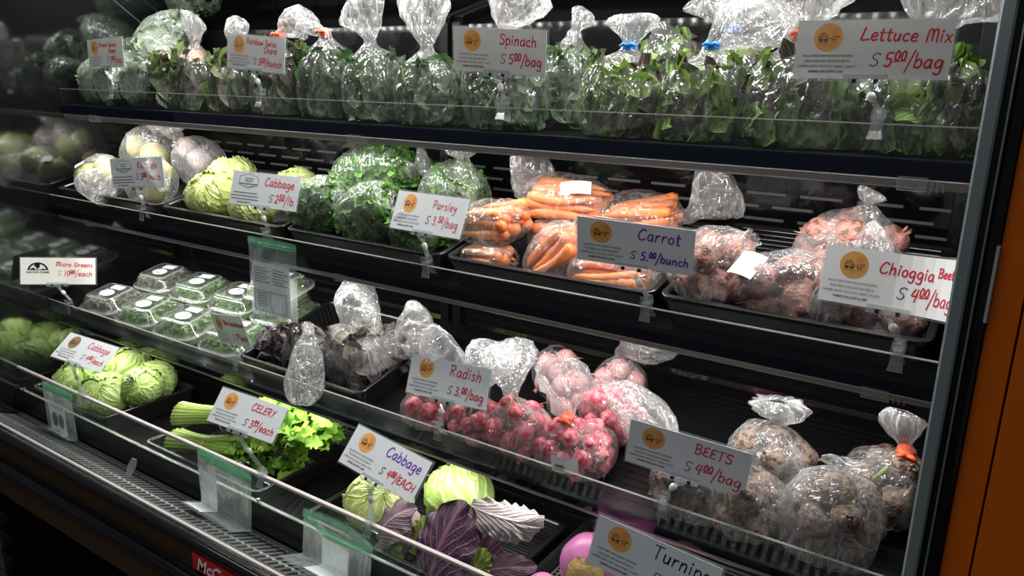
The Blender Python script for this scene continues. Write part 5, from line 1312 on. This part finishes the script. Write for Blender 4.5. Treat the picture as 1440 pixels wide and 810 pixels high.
turnip('pink-purple turnip with a rough tan side behind the Turnips card', -.535, .075, .114, .058, 1, (1.3, .95, 0), True)
turnip('turnip at the bottom edge left of the Turnips card', -.635, .072, .045, .034, 2, (.6, -.3, 0), False)
turnip('turnip low in the mesh tray under the tan-sided one', -.545, .085, .045, .034, 3, (.4, .2, 0), False)
turnip('turnip in the mesh tray behind the middle of the Turnips card', -.420, .100, .047, .052, 4, (.5, .3, 0), True)
turnip('turnip at the back of the mesh tray', -.490, .195, .047, .052, 5, (.3, -.6, 0), False)
turnip('turnip in the mesh tray at the right, hidden low behind the Turnips card', -.360, .210, .047, .050, 6, (.2, .6, 0), True)

# ------------------------------------------------------------------ zip bags hung from the clips
def zip_bag(label, X, w, h, paper, seed, open_=False, hang=9.0):
    root = thing('zip_bag', label, 'plastic bag', X, 'green-topped zip bags hung from the clips')
    def lay(p):
        # the lower end lies forward on the sloping air grille
        f = -p.z - hang
        if f <= 0: return p
        return Vector((p.x, p.y - f * .88, -hang + f * .44 + abs(p.y) * .2))
    rng = random.Random(seed)
    def side(sg_, u, v):
        x = (u - .5) * w * (1 - .02 * v)
        z = -v * h
        bulge = (.010 * math.sin(PI * v) + .003) * (1 - (2 * u - 1) ** 2) + (.014 * (1 - v) ** 4 * (1 - (2 * u - 1) ** 2) if open_ else 0)
        wr = .004 * noise.noise(Vector((u * 4 + seed, v * 5, sg_))) * min(1, 6 * u, 6 * (1 - u))
        y = sg_ * (bulge + abs(wr) * .8) + .003 * noise.noise(Vector((u * 2, v * 2, seed)))
        return lay(Vector((x, y, z)))
    b = MB()
    for sg_ in (-1, 1): sheet(b, lambda u, v: side(sg_, u, v), 16, 24)
    b.build('film', M['zip_film'], root, True)
    b = MB()
    for sg_ in (-1, 1): sheet(b, lambda u, v: side(sg_, u, -.01 + v * .115) + Vector((0, sg_ * .0012, 0)), 16, 3)
    zs = b.build('zip_strip', M['zip_green'], root, True)
    b = MB()
    for sg_ in (-1, 1):
        for v in (.045, .075): b.tube([side(sg_, u / 14, v) + Vector((0, sg_ * .002, 0)) for u in range(15)], .0012, 5)
    b.build('zip_seal', M['zip_green'], zs, True)
    pw, ph, px, pz, kind = paper
    b = MB(); sheet(b, lambda u, v: lay(Vector((px + (u - .5) * pw, -.002 + .002 * math.sin(u * 3), pz - v * ph))), 4, 14)
    pp = b.build('paper_slip', M['paper'], root)
    b = MB()
    f = lambda u, v, l: lay(Vector((px + u, -.0035 + .002 * math.sin((u / pw + .5) * 3) - .0005, pz - ph / 2 + v)))
    if kind == 'ovals':
        for cx in (-.19, .19): b.add([f(cx * pw + .15 * pw * math.cos(2 * PI * i / 20), .02 * ph + .21 * ph * math.sin(2 * PI * i / 20), 0) for i in range(20)], [tuple(range(20))])
        for k in range(3): ribbon(b, [(-.4 * pw, (.36 + .04 * k) * ph), (.4 * pw, (.36 + .04 * k) * ph)], .0016, f)
        for k in range(4): ribbon(b, [(-.35 * pw, (-.30 - .04 * k) * ph), ((.1 + .2 * (k % 2)) * pw, (-.30 - .04 * k) * ph)], .0016, f)
    elif kind == 'text':
        for cx in (-.25, .25):
            for k in range(6): ribbon(b, [((cx - .2) * pw, (.40 - .055 * k) * ph), ((cx + .1 + .1 * (k % 2)) * pw, (.40 - .055 * k) * ph)], .0020, f)
        for q in ((-.45, -.05, .40, -.45), ):
            for a_, c_ in (((q[0], q[1]), (q[2], q[1])), ((q[2], q[1]), (q[2], q[3])), ((q[2], q[3]), (q[0], q[3])), ((q[0], q[3]), (q[0], q[1])), ((-.05, q[1]), (-.05, q[3]))):
                ribbon(b, [(a_[0] * pw, a_[1] * ph), (c_[0] * pw, c_[1] * ph)], .0016, f)
        for k in range(6): ribbon(b, [(-.38 * pw, (-.10 - .055 * k) * ph), (-.12 * pw, (-.10 - .055 * k) * ph)], .0020, f)
    else:
        for k in range(4): ribbon(b, [(-.1 * pw + k * .05 * pw, -.26 * ph), (-.1 * pw + k * .05 * pw, -.36 * ph)], .0014, f)
    b.build('slip_print', M['grey_ink'], pp)
    return root
def ZM(x, y, z, rz=0, ry=0, rx=0): return Matrix.Translation((x, y, ZC + z)) @ Matrix.Rotation(rz, 4, 'Z') @ Matrix.Rotation(-rx, 4, 'X') @ Matrix.Rotation(ry, 4, 'Y')
zip_bag('zip bag on the front rail by the round cabbages, slip with two dark ovals', ZM(-2.205, .974, -.868, 0, 0), .165, .172, (.090, .108, -.012, -.052, 'ovals'), 1, hang=.145)
zip_bag('zip bag on the front rail below the Celery card, long white slip inside', ZM(-1.445, .974, -.862, .0, .06), .195, .210, (.062, .145, -.058, -.056, 'plain'), 2, hang=.148)
zip_bag('open zip bag on the front rail below the purple-lettered Cabbage card', ZM(-1.070, .970, -.895, .03, .10), .195, .190, (.075, .130, .0, -.042, 'plain'), 3, True, hang=.112)
zip_bag('zip bag hanging from the middle shelf over the micro greens', ZM(-1.452, 1.154, -.372, .05, .02), .160, .190, (.125, .125, -.005, -.058, 'text'), 4)
b = MB(); b.rings([[(-.012, -.004, .0), (.012, -.004, .0), (.012, .0, .0), (-.012, .0, .0)], [(-.016, .008, .022), (.016, .008, .022), (.016, .011, .022), (-.016, .011, .022)], [(-.010, .016, .040), (.013, .016, .040), (.013, .019, .040), (-.010, .019, .040)]], cap0=True, cap1=True)
o = b.build('plastic_clip', M['clip']); o.matrix_world = Matrix.Translation((-1.83, .955, ZC - 1.0155)); tag(o, 'loose clear plastic clip lying on the air grille', 'clip')
